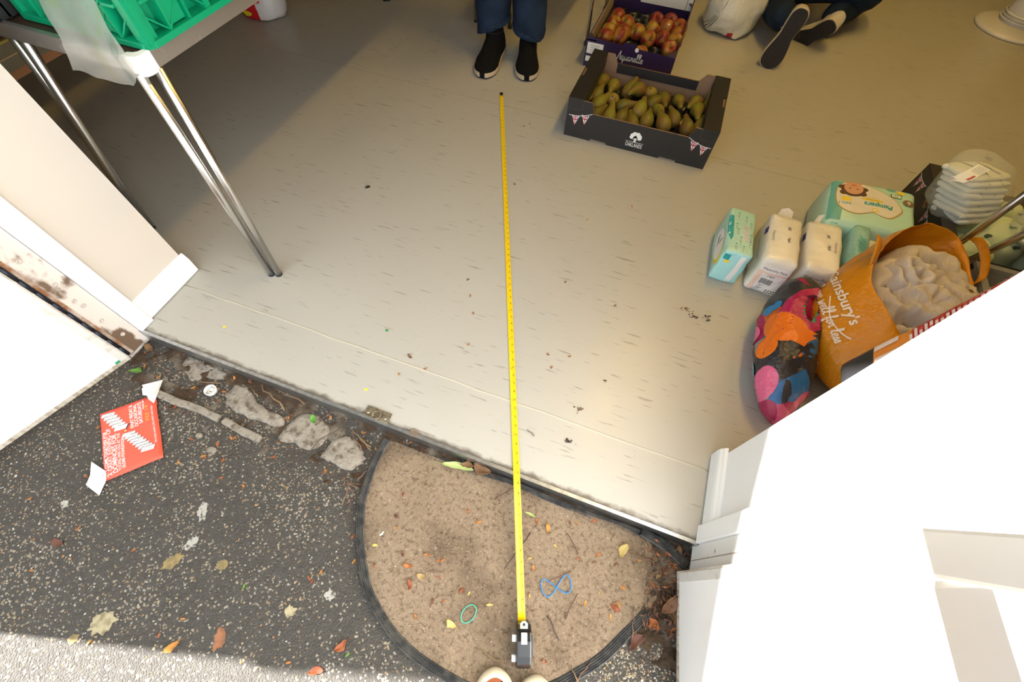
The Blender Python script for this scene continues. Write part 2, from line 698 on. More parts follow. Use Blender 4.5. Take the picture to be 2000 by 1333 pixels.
def struct(name, mb, m, label, parent=None, **kw):
    o = mb.build(name, m, parent, **kw)
    if not parent:
        tag(o, label, None, None, 'structure')
    return o


# ---- floor, seams, sill
fl = MB().box(-4.2, 2.8, .489, 6.4, -.05, 0).box(-1.262, .44, .27, .489, -.05, 0)
FLOOR = struct('floor', fl, VINYL, 'pale grey-beige sheet vinyl floor with dark dashes inside the doorway')
SEAM = M('vinyl_seam', (.31, .28, .22), .6)
SEAM2 = M('vinyl_ridge', (.47, .435, .36), .45)
mb = MB().box(-2.6, 2.0, 1.7625, 1.7645, -.001, .0006)
mb.build('vinyl_seam', SEAM, FLOOR)
mb = MB()
pts = [(-1.24 + i * .0668, .455 + .006 * noise.noise(Vector((i * .7, 3, 0))), -.0015) for i in range(26)]
mb.tube(pts, .004, 6, 0, flat=.6)
mb.build('vinyl_ridge', SEAM2, FLOOR)

sill = MB().box(-1.245, .415, .2655, .2685, -.054, .003).box(-1.245, .415, .2685, .2745, .0006, .003)
SILL = struct('trim_1', sill, ALU, 'dull aluminium threshold strip along the doorway edge')
pl = MB().box(-.494, -.421, .272, .301, .002, .006)
pl.build('keeper_plate', BRASS, SILL, bevel=.001)
mb = MB().lathe([(.0125, .0), (.0125, .0068), (.0095, .0072), (.009, .003), (.001, .0028)], 20, (-.459, .284, 0))
mb.build('keeper_socket', M('socket_dark', (.05, .042, .03), .7, col2=(.3, .25, .17), nscale=120), SILL)
for sx in (-.484, -.432):
    MB().lathe([(.0035, .0055), (.0035, .0068), (.001, .0072)], 10, (sx, .283, 0)).build('screw', STEEL, SILL)
mb = MB().prism([(-.012, 0), (-.012, .012), (-.006, .018), (.006, .018), (.013, .012), (.013, 0)], (-.342, .268, .0006), (1, 0, 0), (0, 1, 0), (0, 0, .0035))
mb.build('bolt_slot', M('slot_dirt', (.14, .10, .07), .8, col2=(.3, .24, .19), nscale=60), SILL)

# ---- outside ground
gr = MB().box(-9, 9, -9, .27, -.2, -.055)
GROUND = struct('ground', gr, ASPHALT, 'dark worn asphalt outside the doorway with pale grit')

# ---- walls of the building
struct('wall_left', MB().box(-4.2, -1.255, .2, .51, -.1, 2.7), CREAM, 'cream painted wall end left of the doorway')
struct('wall_right', MB().box(.432, 2.8, .2, .489, -.1, 2.7), OFFW, 'off-white painted wall end right of the doorway')
struct('wall_front', MB().box(-1.255, .432, .2, .51, 2.1, 2.7), OFFW, 'painted wall above the doorway')
struct('wall_back', MB().box(-4.3, 2.9, 6.4, 6.5, -.05, 2.7), ROOMW, 'plain wall at the far end of the hall')
struct('wall_side_left', MB().box(-4.3, -4.2, .2, 6.4, -.05, 2.7), ROOMW, 'plain wall at the left of the hall')
struct('wall_side_right', MB().box(2.8, 2.9, .2, 6.4, -.05, 2.7), ROOMW, 'plain wall at the right of the hall')
struct('ceiling', MB().box(-4.3, 2.9, .2, 6.5, 2.7, 2.8), CEIL, 'plain ceiling of the hall')


def skirting(x, sgn, ln):
    """moulded skirting on a door reveal; profile in (out from wall, z), run along y"""
    prof = [(0, 0), (.014, 0), (.015, .045), (.0135, .056), (.009, .064), (.0075, .070), (.003, .074), (0, .075)]
    mb = MB()
    return mb.prism(prof, (x, .314, .003), (sgn, 0, 0), (0, 0, 1), (0, ln, 0))


struct('baseboard_left', skirting(-1.2552, 1, .206), PAINT, 'white moulded skirting on the left door reveal', bevel=.0012)
struct('baseboard_right', skirting(.4322, -1, .187), PAINT, 'white moulded skirting on the right door reveal', bevel=.0012)
struct('trim_2', MB().box(-1.256, -1.233, .269, .315, .001, 2.1), PAINT, 'white door stop post at the left of the doorway', bevel=.002)
struct('trim_3', MB().box(.410, .433, .269, .312, .001, 2.1), PAINT, 'white door stop post at the right of the doorway', bevel=.002)
struct('trim_4', MB().box(-1.233, .410, .269, .312, 2.078, 2.1), PAINT, 'white door head above the doorway', bevel=.002)

# left rebate: peeling hinge plate with screws and the long dark hinge
T5 = struct('trim_5', MB().box(-1.256, -1.243, .196, .268, -.035, 2.1), PEEL, 'peeling pinkish-white hinge plate on the left door frame', bevel=.001)
MB().box(-1.2432, -1.2415, .2005, .214, -.03, 2.09).build('hinge_leaf', RUST, T5)
scr = MB().lathe([(.0065, 0), (.006, .0018), (.0032, .002), (.003, .0008), (.0005, .0006)], 14).xf(Matrix.Rotation(math.pi / 2, 4, 'Y'))
so = None
for k, (y, z) in enumerate([(.235, .035), (.231, .11), (.236, .175), (.232, .20), (.238, .262), (.234, .35), (.24, .43), (.236, .53), (.235, .64), (.236, .8), (.236, 1.0), (.236, 1.3), (.236, 1.6), (.236, 1.9)]):
    if so is None:
        so = scr.build('screw', M('painted_screw', (.52, .47, .43), .5), T5, local=True)
        o = so
    else:
        o = so.copy()
        COL.objects.link(o)
        o.parent = T5
    o.location = (-1.2432, y, z)
kn = None
mbk = MB().tube([(0, 0, -.019), (0, 0, .019)], .0058, 10)
z = -.02
while z < 2.06:
    if kn is None:
        kn = mbk.build('hinge_knuckle', HINGE, T5, local=True)
        o = kn
    else:
        o = kn.copy()
        COL.objects.link(o)
        o.parent = T5
    o.location = (-1.237, .199, z + .02)
    z += .0435

T6 = struct('trim_6', MB().box(.418, .433, .196, .268, -.035, 2.1), M('scuffed_white_paint', (.70, .69, .66), .6, col2=(.22, .15, .10), nscale=26, ncut=(.68, .74), bump=.3, bscale=40, stretch=(1, 1, 1.6)), 'scuffed dirty white rebate of the right door frame')
MB().box(.4165, .4182, .232, .234, -.03, 2.09).build('crack', M('paint_crack', (.35, .30, .25), .8), T6)


# ---- door leaves, both folded outwards
def leaf(name, label, p0, d, side, extra):
    """p0 hinge corner of the visible face, d along the leaf, side +1 when the face looks to +x"""
    p0, d = Vector((*p0, 0)), Vector((*d, 0)).normalized()
    n = Vector((-d.y, d.x, 0)) * side
    root = thing(name, None, None, (p0.x, p0.y, -.035))
    tag(root, label, None, None, 'structure')
    L, z0, z1, th = .81, -.035, 2.05, .042
    c = p0 + d * (L / 2) - n * (th / 2)
    MB().obox((c.x, c.y, (z0 + .012 + z1) / 2), d * (L / 2 - .004), n * (th / 2), (0, 0, (z1 - z0 - .012) / 2)).build('leaf', PAINT, root, bevel=.0015)
    e = p0 + d * .002 - n * (th / 2)
    MB().obox((e.x, e.y, (z0 + z1) / 2), d * .002, n * (th / 2 + .001), (0, 0, (z1 - z0) / 2)).build('hinge_edge', DOORWOOD, root)
    e = p0 + d * (L / 2) - n * (th / 2)
    MB().obox((e.x, e.y, z0 + .006), d * (L / 2), n * (th / 2 + .001), (0, 0, .006)).build('bottom_edge', DOORWOOD, root)
    e = p0 + d * .014
    MB().obox((e.x, e.y, (z0 + z1) / 2 + .004), d * .010, n * .0012, (0, 0, (z1 - z0) / 2 - .012)).build('lipping', GREY, root, bevel=.0008)
    extra(root, p0, d, n)
    return root


def left_extra(root, p0, d, n):
    e = p0 + d * .03
    g_ = M('green_paint_chip', (.02, .30, .14), .6)
    MB().obox((e.x + n.x * .0012, e.y + n.y * .0012, -.018), d * .006, n * .0005, (0, 0, .004)).build('paint_chip', g_, root)
    e = p0 + d * (.42)
    # panic bar on this leaf too, above the frame
    MB().obox((e.x + n.x * .045, e.y + n.y * .045, 1.0), d * .34, n * .018, (0, 0, .035)).build('push_bar', PAINT, root, bevel=.008)
    for s_ in (.06, .76):
        q = p0 + d * s_ + n * .03
        MB().obox((q.x, q.y, 1.0), d * .022, n * .03, (0, 0, .06)).build('bar_housing', PAINT, root, bevel=.006)


def right_extra(root, p0, d, n):
    metal = M('satin_steel_bar', (.92, .905, .885), .34, .985)
    q = p0 + d * .045 + n * .028
    MB().obox((q.x, q.y, .815), d * .021, n * .028, d * .016 + Vector((0, 0, .088))).build('bar_housing', metal, root, bevel=.004)
    q = p0 + d * .755 + n * .028
    MB().obox((q.x, q.y, .79), d * .021, n * .028, (0, 0, .088)).build('bar_housing', metal, root, bevel=.004)
    q = p0 + d * .40 + n * .036
    MB().obox((q.x, q.y, .748), d * .352, n * .016, (0, 0, .034)).build('push_bar', metal, root, bevel=.009)
    q = p0 + d * .30 + n * .012
    MB().obox((q.x, q.y, .743), d * .24, n * .010, (0, 0, .014)).build('bar_lever', metal, root, bevel=.004)


DOOR1 = leaf('door_1', 'white door leaf folded outwards at the left, over the asphalt', (-1.235, .195), (-.305, -.952), 1, left_extra)
DOOR2 = leaf('door_2', 'bright white door leaf with push bar folded outwards at the right', (.391, .199), (.156, -.988), -1, right_extra)

# =================================================================== GROUND BY THE SILL
mb = MB()
mb.grid(lambda u, v: Vector((-1.245 + 1.66 * u, .085 + .182 * v,
                             -.060 + .007 * v + .012 * noise.noise(Vector((u * 26, v * 4, 1))) + .007 * noise.noise(Vector((u * 90, v * 11, 5))))), 220, 26)
tag(mb.build('soil_strip', DIRT), 'dark damp soil between the asphalt and the metal sill', 'soil', None, 'stuff')
mb = MB()
mb.grid(lambda u, v: Vector((.27 + .16 * u, .0 + .24 * v,
                             -.062 + .012 * u + .008 * v + .012 * noise.noise(Vector((u * 5, v * 8, 21))) + .006 * noise.noise(Vector((u * 20, v * 26, 9))))), 50, 60)
tag(mb.build('soil_patch', DIRT), 'dark soil and leaf mould in the corner by the right door', 'soil', None, 'stuff')


def blob_poly(poly, z0, z1, seed):
    rg = random.Random(seed)
    c = catmull([(x, y, 0) for x, y in poly], 5, True)
    cx = sum(p.x for p in c) / len(c)
    cy = sum(p.y for p in c) / len(c)
    c = [Vector((p.x + rg.uniform(-.004, .004), p.y + rg.uniform(-.004, .004), 0)) for p in c]
    mb = MB()
    n = len(c)
    rows = [(1.0, z0), (1.0, z0 + (z1 - z0) * .6), (.93, z1 - .002), (.72, z1), (.45, z1 + .001), (.2, z1 + .002)]
    vs = []
    for k, z in rows:
        for p in c:
            x, y = cx + (p.x - cx) * k, cy + (p.y - cy) * k
            vs.append(Vector((x, y, z + (.006 * noise.noise(Vector((x * 45, y * 45, seed))) if z > z0 else 0))))
    fs = []
    for j in range(len(rows) - 1):
        for i in range(n):
            l = (i + 1) % n
            fs.append((j * n + i, j * n + l, (j + 1) * n + l, (j + 1) * n + i))
    fs.append(tuple((len(rows) - 1) * n + i for i in range(n)))
    return mb.add(vs, fs, 0, True)


S1 = [(-0.922, 0.2), (-0.894, 0.247), (-0.819, 0.213), (-0.721, 0.195), (-0.714, 0.172), (-0.772, 0.162), (-0.873, 0.166)]
S2 = [(-0.701, 0.144), (-0.682, 0.231), (-0.589, 0.224), (-0.577, 0.179), (-0.601, 0.144), (-0.656, 0.145)]
S3 = [(-0.569, 0.147), (-0.54, 0.214), (-0.485, 0.206), (-0.448, 0.177), (-0.469, 0.137), (-0.546, 0.136)]
S4 = [(-1.095, 0.226), (-1.1, 0.262), (-1.044, 0.262), (-0.966, 0.258), (-0.95, 0.235), (-1.003, 0.224), (-1.037, 0.2)]
for k, (s_, lb) in enumerate([(S1, 'long rough concrete slab beside the white bottle cap'), (S2, 'square grey concrete stone in the middle of the soil strip'),
                              (S3, 'pale concrete stone beside the end of the mat edging'), (S4, 'soil-covered concrete lump near the left door frame')]):
    tag(blob_poly(s_, -.09, -.046 if k < 3 else -.05, k + 3).build('concrete_stone', CONC), lb, 'stone', 'concrete stones along the sill')
for k, (pts, lb) in enumerate([([(-1.098, .133), (-1.032, .131), (-.956, .134), (-.885, .131)], 'long narrow kerb stone at the asphalt edge beside the red flyer'),
                               ([(-.872, .133), (-.815, .125), (-.742, .121)], 'short broken kerb stone next to the long kerb stone')]):
    c = catmull([(x, y, 0) for x, y in pts], 4)
    pg = [(p.x, p.y + .011 + .003 * noise.noise(p * 60)) for p in c] + [(p.x, p.y - .010 + .003 * noise.noise(p * 70)) for p in reversed(c)]
    tag(MB().prism(pg, (0, 0, -.09), (1, 0, 0), (0, 1, 0), (0, 0, .046)).build('kerb_stone', CONC, bevel=.004), lb, 'stone', 'kerb stones along the asphalt')

# ---- half-round doormat
ARC = [(-0.416, 0.243), (-0.418, 0.192), (-0.411, 0.129), (-0.396, 0.069), (-0.364, 0.009), (-0.327, -0.045), (-0.284, -0.093), (-0.234, -0.125), (-0.178, -0.152), (-0.116, -0.168), (-0.049, -0.176), (0.008, -0.178), (.06, -.172)]
ARC2 = [(0.343, 0.094), (0.309, 0.042), (0.265, -0.026), (0.216, -0.078), (0.182, -0.11), (.13, -.145)]
EDGE1 = M('black_rubber_edging', (.030, .031, .033), .7, col2=(.085, .08, .072), nscale=45, bump=.8, bscale=60, stretch=(1, 1, 1))
MAT = thing('doormat', 'half-round brown coir doormat with ribbed black rubber edging at the sill', 'doormat', (0, .05, -.055))
outline = ARC + [(.10, -.163)] + ARC2[::-1] + [(.362, .15), (.345, .215), (.29, .252), (.1, .252), (-.1, .252), (-.3, .246)]
c = catmull([(x, y, 0) for x, y in outline], 5, True)
cx, cy = -.03, .06
mb = MB()
K = [1.0, 1.0, .985, .85, .7, .5, .3, .12]
vs, fs, n = [], [], len(c)
for j, k in enumerate(K):
    for p in c:
        x, y = cx + (p.x - cx) * k, cy + (p.y - cy) * k
        zz = -.0545 if j == 0 else -.047 if j == 1 else -.0435 + .0022 * noise.noise(Vector((x * 14, y * 14, 2)))
        vs.append((x, y, zz))
for j in range(len(K) - 1):
    for i in range(n):
        l = (i + 1) % n
        fs.append((j * n + i, j * n + l, (j + 1) * n + l, (j + 1) * n + i))
fs.append(tuple((len(K) - 1) * n + i for i in range(n)))
mb.add(vs, fs, 0, True)
pile_bvh = mb.bvh()
mb.build('coir_pad', COIR, MAT)


def edging(pts, w, z, h, name, parent):
    c = catmull([(x, y, 0) for x, y in pts], 5)
    mb = MB()
    prof = [(-1, 0), (-.98, .75), (-.7, 1.0), (-.52, .82), (-.36, 1.0), (-.16, .84), (.0, 1.0), (.18, .84), (.36, 1.0), (.52, .82), (.7, 1.0), (.98, .75), (1, 0)]

    def fn(u, v):
        i = min(int(u * (len(c) - 1) + 1e-6), len(c) - 1)
        t = (c[min(i + 1, len(c) - 1)] - c[max(i - 1, 0)]).normalized()
        nn = Vector((-t.y, t.x, 0))
        a, b = prof[int(round(v * (len(prof) - 1)))]
        return c[i] + nn * a * w / 2 + Vector((0, 0, z + b * h + .0015 * noise.noise(c[i] * 30)))
    mb.grid(fn, len(c), len(prof), 0, False)
    return mb.build(name, EDGE1, parent)


edging(ARC, .021, -.0555, .0165, 'rubber_edging', MAT)
edging(ARC2, .024, -.0555, .0165, 'rubber_edging', MAT)
edging([(.292, .258), (.356, .245), (.392, .230), (.412, .221)], .024, -.054, .02, 'rubber_edging', MAT)
edging([(-.271, .243), (-.173, .248), (-.067, .255), (.041, .252), (.146, .25), (.236, .254), (.29, .254)], .016, -.055, .013, 'rubber_edging', MAT)

# loose coir fibres on the mat
rg = random.Random(11)
mb = MB()
vs, fs, ms = [], [], []
cnt = 0
while cnt < 9000:
    x, y = rg.uniform(-.41, .36), rg.uniform(-.17, .25)
    h = pile_bvh.ray_cast(Vector((x, y, .1)), Vector((0, 0, -1)))
    if h[0] is None or h[0].z < -.0475:
        continue
    a = rg.uniform(0, 6.283)
    L = rg.uniform(.003, .009)
    t = Vector((math.cos(a), math.sin(a), 0))
    nn = Vector((-t.y, t.x, 0)) * rg.uniform(.0002, .0004)
    p = h[0] + Vector((0, 0, .0002))
    o = len(vs)
    vs += [p - nn, p + nn, p + t * L + Vector((0, 0, rg.uniform(.0005, .0035)))]
    fs.append((o, o + 1, o + 2))
    ms.append(rg.choice((0, 0, 1, 1, 2)))
    cnt += 1
mb.add(vs, fs)
mb.mi = ms
fo = mb.build('coir_pile', [M('fibre_tan', (.50, .38, .26), .9), M('fibre_brown', (.26, .175, .105), .9), M('fibre_dark', (.05, .033, .02), .9)], MAT)
tag(fo, None, None, None, 'stuff')

# =================================================================== FLYER
REDP = M('red_orange_paper', (.78, .085, .045), .5)
FLY = thing('flyer', 'red-orange dominoes evening flyer lying on the asphalt with white tape', 'flyer', (-1.07, .01, -.054))
fax, fay = Vector((-.738, .675, 0)), Vector((-.675, -.738, 0))
fo_ = Vector((-.95, -.009, -.0535))
FW, FH = .205, .140


def page(u, v):
    p = fo_ + fax * (u * FW) + fay * (v * FH)
    p.z += .0035 * noise.noise(Vector((u * 2.2, v * 1.7, 4))) + .003 + (.006 * max(0, u - .8) * 5 * max(0, v - .5))
    return p


pg = MB().grid(page, 16, 12)
pb = pg.bvh()
pg.build('sheet', REDP, FLY, solid=.0004)
pr = MB()


def fit(sx, x0, y, x1, size, bold=0.0):
    vs, fs = text2(sx, 1.0, bold)
    w = max(v[0] for v in vs)
    k = (x1 - x0) / w
    return [(x0 + x * k, y + yy * size) for x, yy in vs], fs


FR = (fo_, fax, fay)
for sx, x0, y, x1, sz, bo in [("LET'S COME TOGETHER FOR", .006, .1295, .144, .0105, .012), ('A GREAT EVENING OF', .009, .119, .150, .0145, 0),
                              ('DOMINOES FOR', .011, .1065, .127, .0165, .01), ('YOUNG AND OLD AT THE', .013, .0975, .125, .0105, 0),
                              ('OLDIES FOUNDATION', .015, .088, .107, .0105, .012), ('EVERY FRIDAY &', .124, .062, .198, .0125, .012),
                              ('OCCASIONAL', .124, .051, .196, .0125, .012), ('SATURDAYS', .128, .039, .197, .0135, .012),
                              ('FROM 7PM', .170, .0315, .198, .0065, .01),
                              ('THE LODGE, MAGPIE CLOSE, FOREST LANE, FOREST', .052, .011, .172, .0062, 0)]:
    pr.flat2(sub2(fit(sx, x0, y, x1, sz, bo), .008), *FR, 0, pb, .0006)
pr.flat2(fit('FEE 14', .128, .0215, .178, .0135), *FR, 3, pb, .0008)
lay = .0007
for seq in ([(.190 - k * .0105, .1205 - k * .0055) for k in range(6)], [(.108 - k * .0095, .0755 - k * .0062) for k in range(8)]):
    for k, (x, y) in enumerate(seq):
        last = k == len(seq) - 1
        w, h = (.0085 if not last else .0125, .034)
        q = [(x - w / 2, y - h / 2 + .004), (x + w / 2, y - h / 2), (x + w / 2 + .003, y + h / 2 - .004), (x - w / 2 + .003, y + h / 2)]
        pr.flat2(poly2([(a + .0026, b + .0012) for a, b in q]), *FR, 2, pb, lay)
        pr.flat2(poly2(q), *FR, 0, pb, lay + .0001)
        for a in (-.0034, 0, .0034) if last else (-.002, .002):
            for b in (-.0125, -.0085, -.0045, .004, .008, .012):
                pr.flat2(disc2(x + a + .0015, y + b, .0010, .0010, 6), *FR, 1, pb, lay + .0002)
        lay += .00012
pr.flat2(disc2(.124, .082, .003, .003, 8), *FR, 4, pb, lay)
pr.flat2(stroke2([(.126, .0815), (.134, .078), (.140, .074), (.138, .068)], .0028), *FR, 1, pb, lay)
pr.build('print', [WHITE, BLACKP, M('domino_shade', (.26, .23, .23), .5), M('yellow_pen', (.75, .36, .03), .6), M('skin_dot', (.75, .5, .2), .6)], FLY)
TAPEM = M('white_paper_tape', (.80, .79, .75), .65)
for pts, zz in ([[(-1.150, .137), (-1.107, .171), (-1.078, .104), (-1.100, .108)], -.043], [[(-1.114, -.084), (-1.06, -.09), (-1.041, -.108), (-1.028, -.143), (-1.079, -.135), (-1.089, -.112)], -.049]):
    MB().prism(pts, (0, 0, zz), (1, 0, 0), (0, 1, 0), (0, 0, .0006)).build('tape_piece', TAPEM, FLY)
MB().add([(-1.142, .128, -.0425), (-1.107, .171, -.0425), (-1.086, .118, -.030), (-1.118, .112, -.036)], [(0, 1, 2, 3)]).build('tape_fold', TAPEM, FLY, solid=.0006)

# ---- bottle cap, rubber bands
BC = thing('bottle_cap', 'small white plastic bottle cap upside down on the soil strip', 'bottle cap', (-.959, .193, -.052))
MB().lathe([(.014, 0), (.0155, .001), (.0165, .009), (.0165, .0135), (.0145, .0138), (.0138, .003), (.001, .0025)], 28).build('cap', M('white_plastic', (.72, .71, .70), .4), BC, local=True)
MB().tube([(.011 * math.cos(a * .2618), .011 * math.sin(a * .2618), .0042) for a in range(24)], .0009, 6, closed=True).build('liner_ring', M('grey_plastic', (.42, .42, .40), .4), BC, local=True)
pts = []
for k in range(40):
    t = 2 * math.pi * k / 40
    x, y = .036 * math.cos(t), .032 * math.sin(t) * math.cos(t)
    y += .004 * math.sin(t * 2 + 1)
    a = .52
    pts.append((.126 + x * math.cos(a) - y * math.sin(a), .069 + x * math.sin(a) + y * math.cos(a), -.0395 + .0012 * math.cos(2 * t) + (.002 if 8 < k < 12 else 0)))
tag(MB().tube(pts, .0012, 6, closed=True).build('rubber_band', M('blue_rubber', (.01, .20, .62), .5)), 'blue rubber band twisted into a figure of eight on the doormat', 'rubber band')
pts = [(-.0465 + .0145 * math.cos(2 * math.pi * k / 30) + .004 * math.sin(2 * math.pi * k / 30), -.054 + .0195 * math.sin(2 * math.pi * k / 30), -.0400) for k in range(30)]
tag(MB().tube(pts, .0011, 6, closed=True).build('rubber_band', M('green_rubber', (.06, .52, .34), .5)), 'oval green rubber band on the doormat near the tape measure', 'rubber band')

# =================================================================== LEAVES, TWIGS, SPLATS
LEAFM = [M('leaf_orange', (.42, .15, .028), .6, col2=(.20, .065, .02), nscale=220, rand=.35),
         M('leaf_brown', (.17, .072, .032), .65, col2=(.09, .04, .02), nscale=160, rand=.3),
         M('leaf_yellow', (.44, .33, .10), .6, col2=(.25, .17, .06), nscale=160, rand=.3),
         M('leaf_green', (.10, .26, .03), .55, rand=.3), M('petal_white', (.70, .68, .60), .6),
         M('leaf_yellowgreen', (.36, .42, .14), .55, rand=.2), M('litter_dark', (.06, .035, .02), .8, rand=.3)]


def leaf_mesh(kind, seed):
    rg = random.Random(seed)
    mb = MB()
    if kind == 'bud':        # curled bud scale
        L, w, cu = 1.0, .24, rg.uniform(.3, .6)

        def fn(u, v):
            x = (v - .5) * L
            ww = w * math.sin(math.pi * min(v * .9 + .08, 1)) * (u - .5) * 2
            return Vector((x, ww * .8 + cu * .6 * x * x, .06 + .22 * abs(u - .5) * 2 * w + .12 * math.sin(v * 7 + seed)))
        mb.grid(fn, 4, 7)
        mb.grid(lambda u, v: Vector((-.45 + v * .5 + .03 * u, .25 + .35 * v + .06 * u, .04 + .1 * v)), 2, 3)
    else:                    # flat curling leaf
        def fn(u, v):
            x = (v - .5)
            ww = (.27 + .12 * noise.noise(Vector((v * 4.3, seed * 1.7, round(u) * 2.0)))) * math.sin(math.pi * (v * .96 + .02)) ** .7 * (u - .5) * 2
            return Vector((x, ww + .1 * math.sin(v * 3), .05 + .16 * (u - .5) ** 2 * 4 + .12 * math.sin(v * 5 + seed) + .05 * math.sin(u * 9 + seed)))
        mb.grid(fn, 5, 13)
        mb.grid(lambda u, v: Vector((-.5 - v * .3, .02 * u - .01 + .05 * v, .08)), 2, 3)
    mb.displace(lambda p: Vector((p.x, p.y, max(p.z, .01))))
    return mb


_lm = {}
ORDW = ['first', 'second', 'third', 'fourth', 'fifth', 'sixth', 'seventh', 'eighth', 'ninth', 'tenth', 'eleventh', 'twelfth', 'thirteenth', 'fourteenth', 'fifteenth',
        'sixteenth', 'seventeenth', 'eighteenth', 'nineteenth', 'twentieth', 'twenty-first', 'twenty-second', 'twenty-third', 'twenty-fourth', 'twenty-fifth', 'twenty-sixth', 'twenty-seventh', 'twenty-eighth']


def rank(objs, key, text):
    for i, o in enumerate(sorted(objs, key=key)):
        o['label'] = text % ORDW[i]


def drop_leaf(name, kind, mi, x, y, z, size, label, group, cat, seed):
    key = (kind, mi, seed % 4)
    if key not in _lm:
        o = leaf_mesh(kind, seed % 4 + 1).build(name, LEAFM[mi], solid=.02)
        _lm[key] = o.data
    else:
        o = bpy.data.objects.new(name, _lm[key])
        COL.objects.link(o)
        md = o.modifiers.new('thickness', 'SOLIDIFY')
        md.thickness = .02
    rg = random.Random(seed * 31 + int(x * 1000))
    o.location = (x, y, z)
    o.scale = (size, size, size)
    o.rotation_euler = (0, 0, rg.uniform(0, 6.28))
    return tag(o, label, cat, group)


ALEAF = [(-1.037, -0.261), (-0.637, -0.336), (-0.314, -0.267), (-0.29, -0.207), (-0.381, -0.274), (-0.677, -0.329), (-0.857, -0.213), (-1.018, -0.222), (-1.1, -0.278), (-0.65, -0.287), (-0.563, -0.187), (-0.268, -0.218), (-0.35, -0.052), (-0.381, -0.004), (-0.412, -0.099), (-0.421, -0.123), (-0.43, -0.12), (-0.809, -0.392), (-1.044, -0.329), (-1.186, -0.21)]
ALEAF2 = [(-1.175, -0.005), (-1.102, -0.119), (-0.849, 0.029), (-0.801, 0.039), (-0.906, -0.005), (-0.812, 0.102), (-0.775, 0.001), (-0.708, 0.003), (-0.844, 0.069), (-0.919, 0.057)]
AL_ = []
for k, (x, y) in enumerate(ALEAF):
    big = k in (0, 1, 2, 3)
    o = drop_leaf('fallen_leaf' if big else 'bud_scale', 'leaf' if big else 'bud', 1 if k in (0, 8) else 3 if k in (10, 11) else 0, x, y, -.0545, .030 if big else .013,
              ['crumpled red-brown leaf with a stalk on the asphalt left of the splats', 'star-shaped orange dead leaf near the sunlit asphalt edge', 'orange dead leaf cluster at the bottom of the mat edging', 'orange dead leaf cluster left of the lower mat edging'][k] if big else 'small orange-brown bud scale lying on the open asphalt',
              None if big else 'bud scales on the asphalt', 'leaf', k + 2)
    if not big:
        AL_.append(o)
rank(AL_, lambda o: o.location.x, 'small bud scale on the open asphalt, %s from the left')
AL_ = []
for k, (x, y) in enumerate(ALEAF2):
    AL_.append(drop_leaf('bud_scale', 'bud', 0, x, y, -.0545, .014, 'x', 'bud scales around the flyer', 'leaf', k + 30))
rank(AL_, lambda o: o.location.x, 'small orange bud scale on the asphalt around the flyer, %s from the left')
AL_ = []
SLEAF = [(-0.696, 0.249), (-0.705, 0.201), (-0.635, 0.223), (-1.227, 0.245), (-1.128, 0.176), (-0.924, 0.25), (-0.919, 0.175), (-0.925, 0.203), (-1.013, 0.183), (-0.873, 0.255), (-0.69, 0.132), (-0.679, 0.093), (-0.838, 0.072), (-0.815, 0.097), (-0.8, 0.04), (-0.852, 0.03), (-0.529, 0.109), (-0.487, 0.238), (-0.434, 0.21), (-0.598, 0.246), (-1.192, 0.188), (-1.02, 0.118), (-1.038, 0.107), (-1.201, 0.166)]
for k, (x, y) in enumerate(SLEAF):
    if k == 2:
        drop_leaf('green_leaf', 'leaf', 3, x, y, -.046, .03, 'fresh green leaf between the twigs in the soil strip', None, 'leaf', 5)
    elif k == 3:
        drop_leaf('fallen_leaf', 'leaf', 1, x, y, -.052, .034, 'folded brown leaf beside the left door post', None, 'leaf', 6)
    elif k == 23:
        drop_leaf('green_pod', 'leaf', 3, x, y, -.05, .034, 'curved green leaf stalk at the corner of the left door', None, 'leaf', 9)
    else:
        AL_.append(drop_leaf('bud_scale', 'bud', (0, 0, 1, 0)[k % 4], x, y, -.048, .016, 'x', 'bud scales in the soil strip', 'leaf', k + 60))
rank(AL_, lambda o: o.location.x, 'small bud scale among the stones by the sill, %s from the left')
AL_ = []
AR_ = []
MLEAF = [(-0.221, -0.015), (-0.2, -0.047), (-0.182, -0.022), (-0.076, -0.084), (0.067, 0.182), (0.037, 0.188), (0.261, 0.199), (0.269, 0.073), (-0.189, 0.023), (-0.196, 0.154), (-0.309, 0.129), (-0.299, 0.074), (-0.288, 0.05), (-0.313, 0.027), (-0.317, -0.002), (-0.296, -0.041), (0.197, 0.149), (0.204, 0.169), (0.158, 0.143), (0.047, 0.102), (0.064, 0.086), (-0.012, 0.141), (-0.134, 0.15), (-0.081, -0.018), (-0.062, -0.017), (-0.158, -0.1), (-0.134, -0.062), (-0.11, -0.051), (0.145, -0.079), (0.099, 0.151), (0.133, 0.221), (0.118, 0.213), (0.173, 0.241), (0.318, 0.225), (0.351, 0.173), (0.277, 0.12), (0.285, 0.016), (0.263, 0.054), (0.274, 0.083), (0.226, 0.091), (0.2, 0.059), (-0.246, 0.004), (-0.144, -0.01), (-0.148, 0.025), (-0.008, -0.021), (0.301, 0.192), (0.248, 0.163), (-0.099, 0.135), (-0.158, 0.021), (0.073, 0.027)]
SPEC = {0: (0, .026, 'long orange curled leaf scale on the left part of the doormat'), 1: (0, .026, 'twisted orange leaf scale below the long one on the doormat'),
        2: (2, .024, 'pale yellow leaf scrap on the left part of the doormat'), 3: (2, .026, 'spiky tan seed cluster near the green rubber band'),
        4: (0, .022, 'bright orange round leaf beside the tape measure blade'), 6: (2, .036, 'tan oval leaf with brown spots on the right of the doormat'),
        7: (0, .028, 'orange winged leaf scale above the lower right mat edging')}
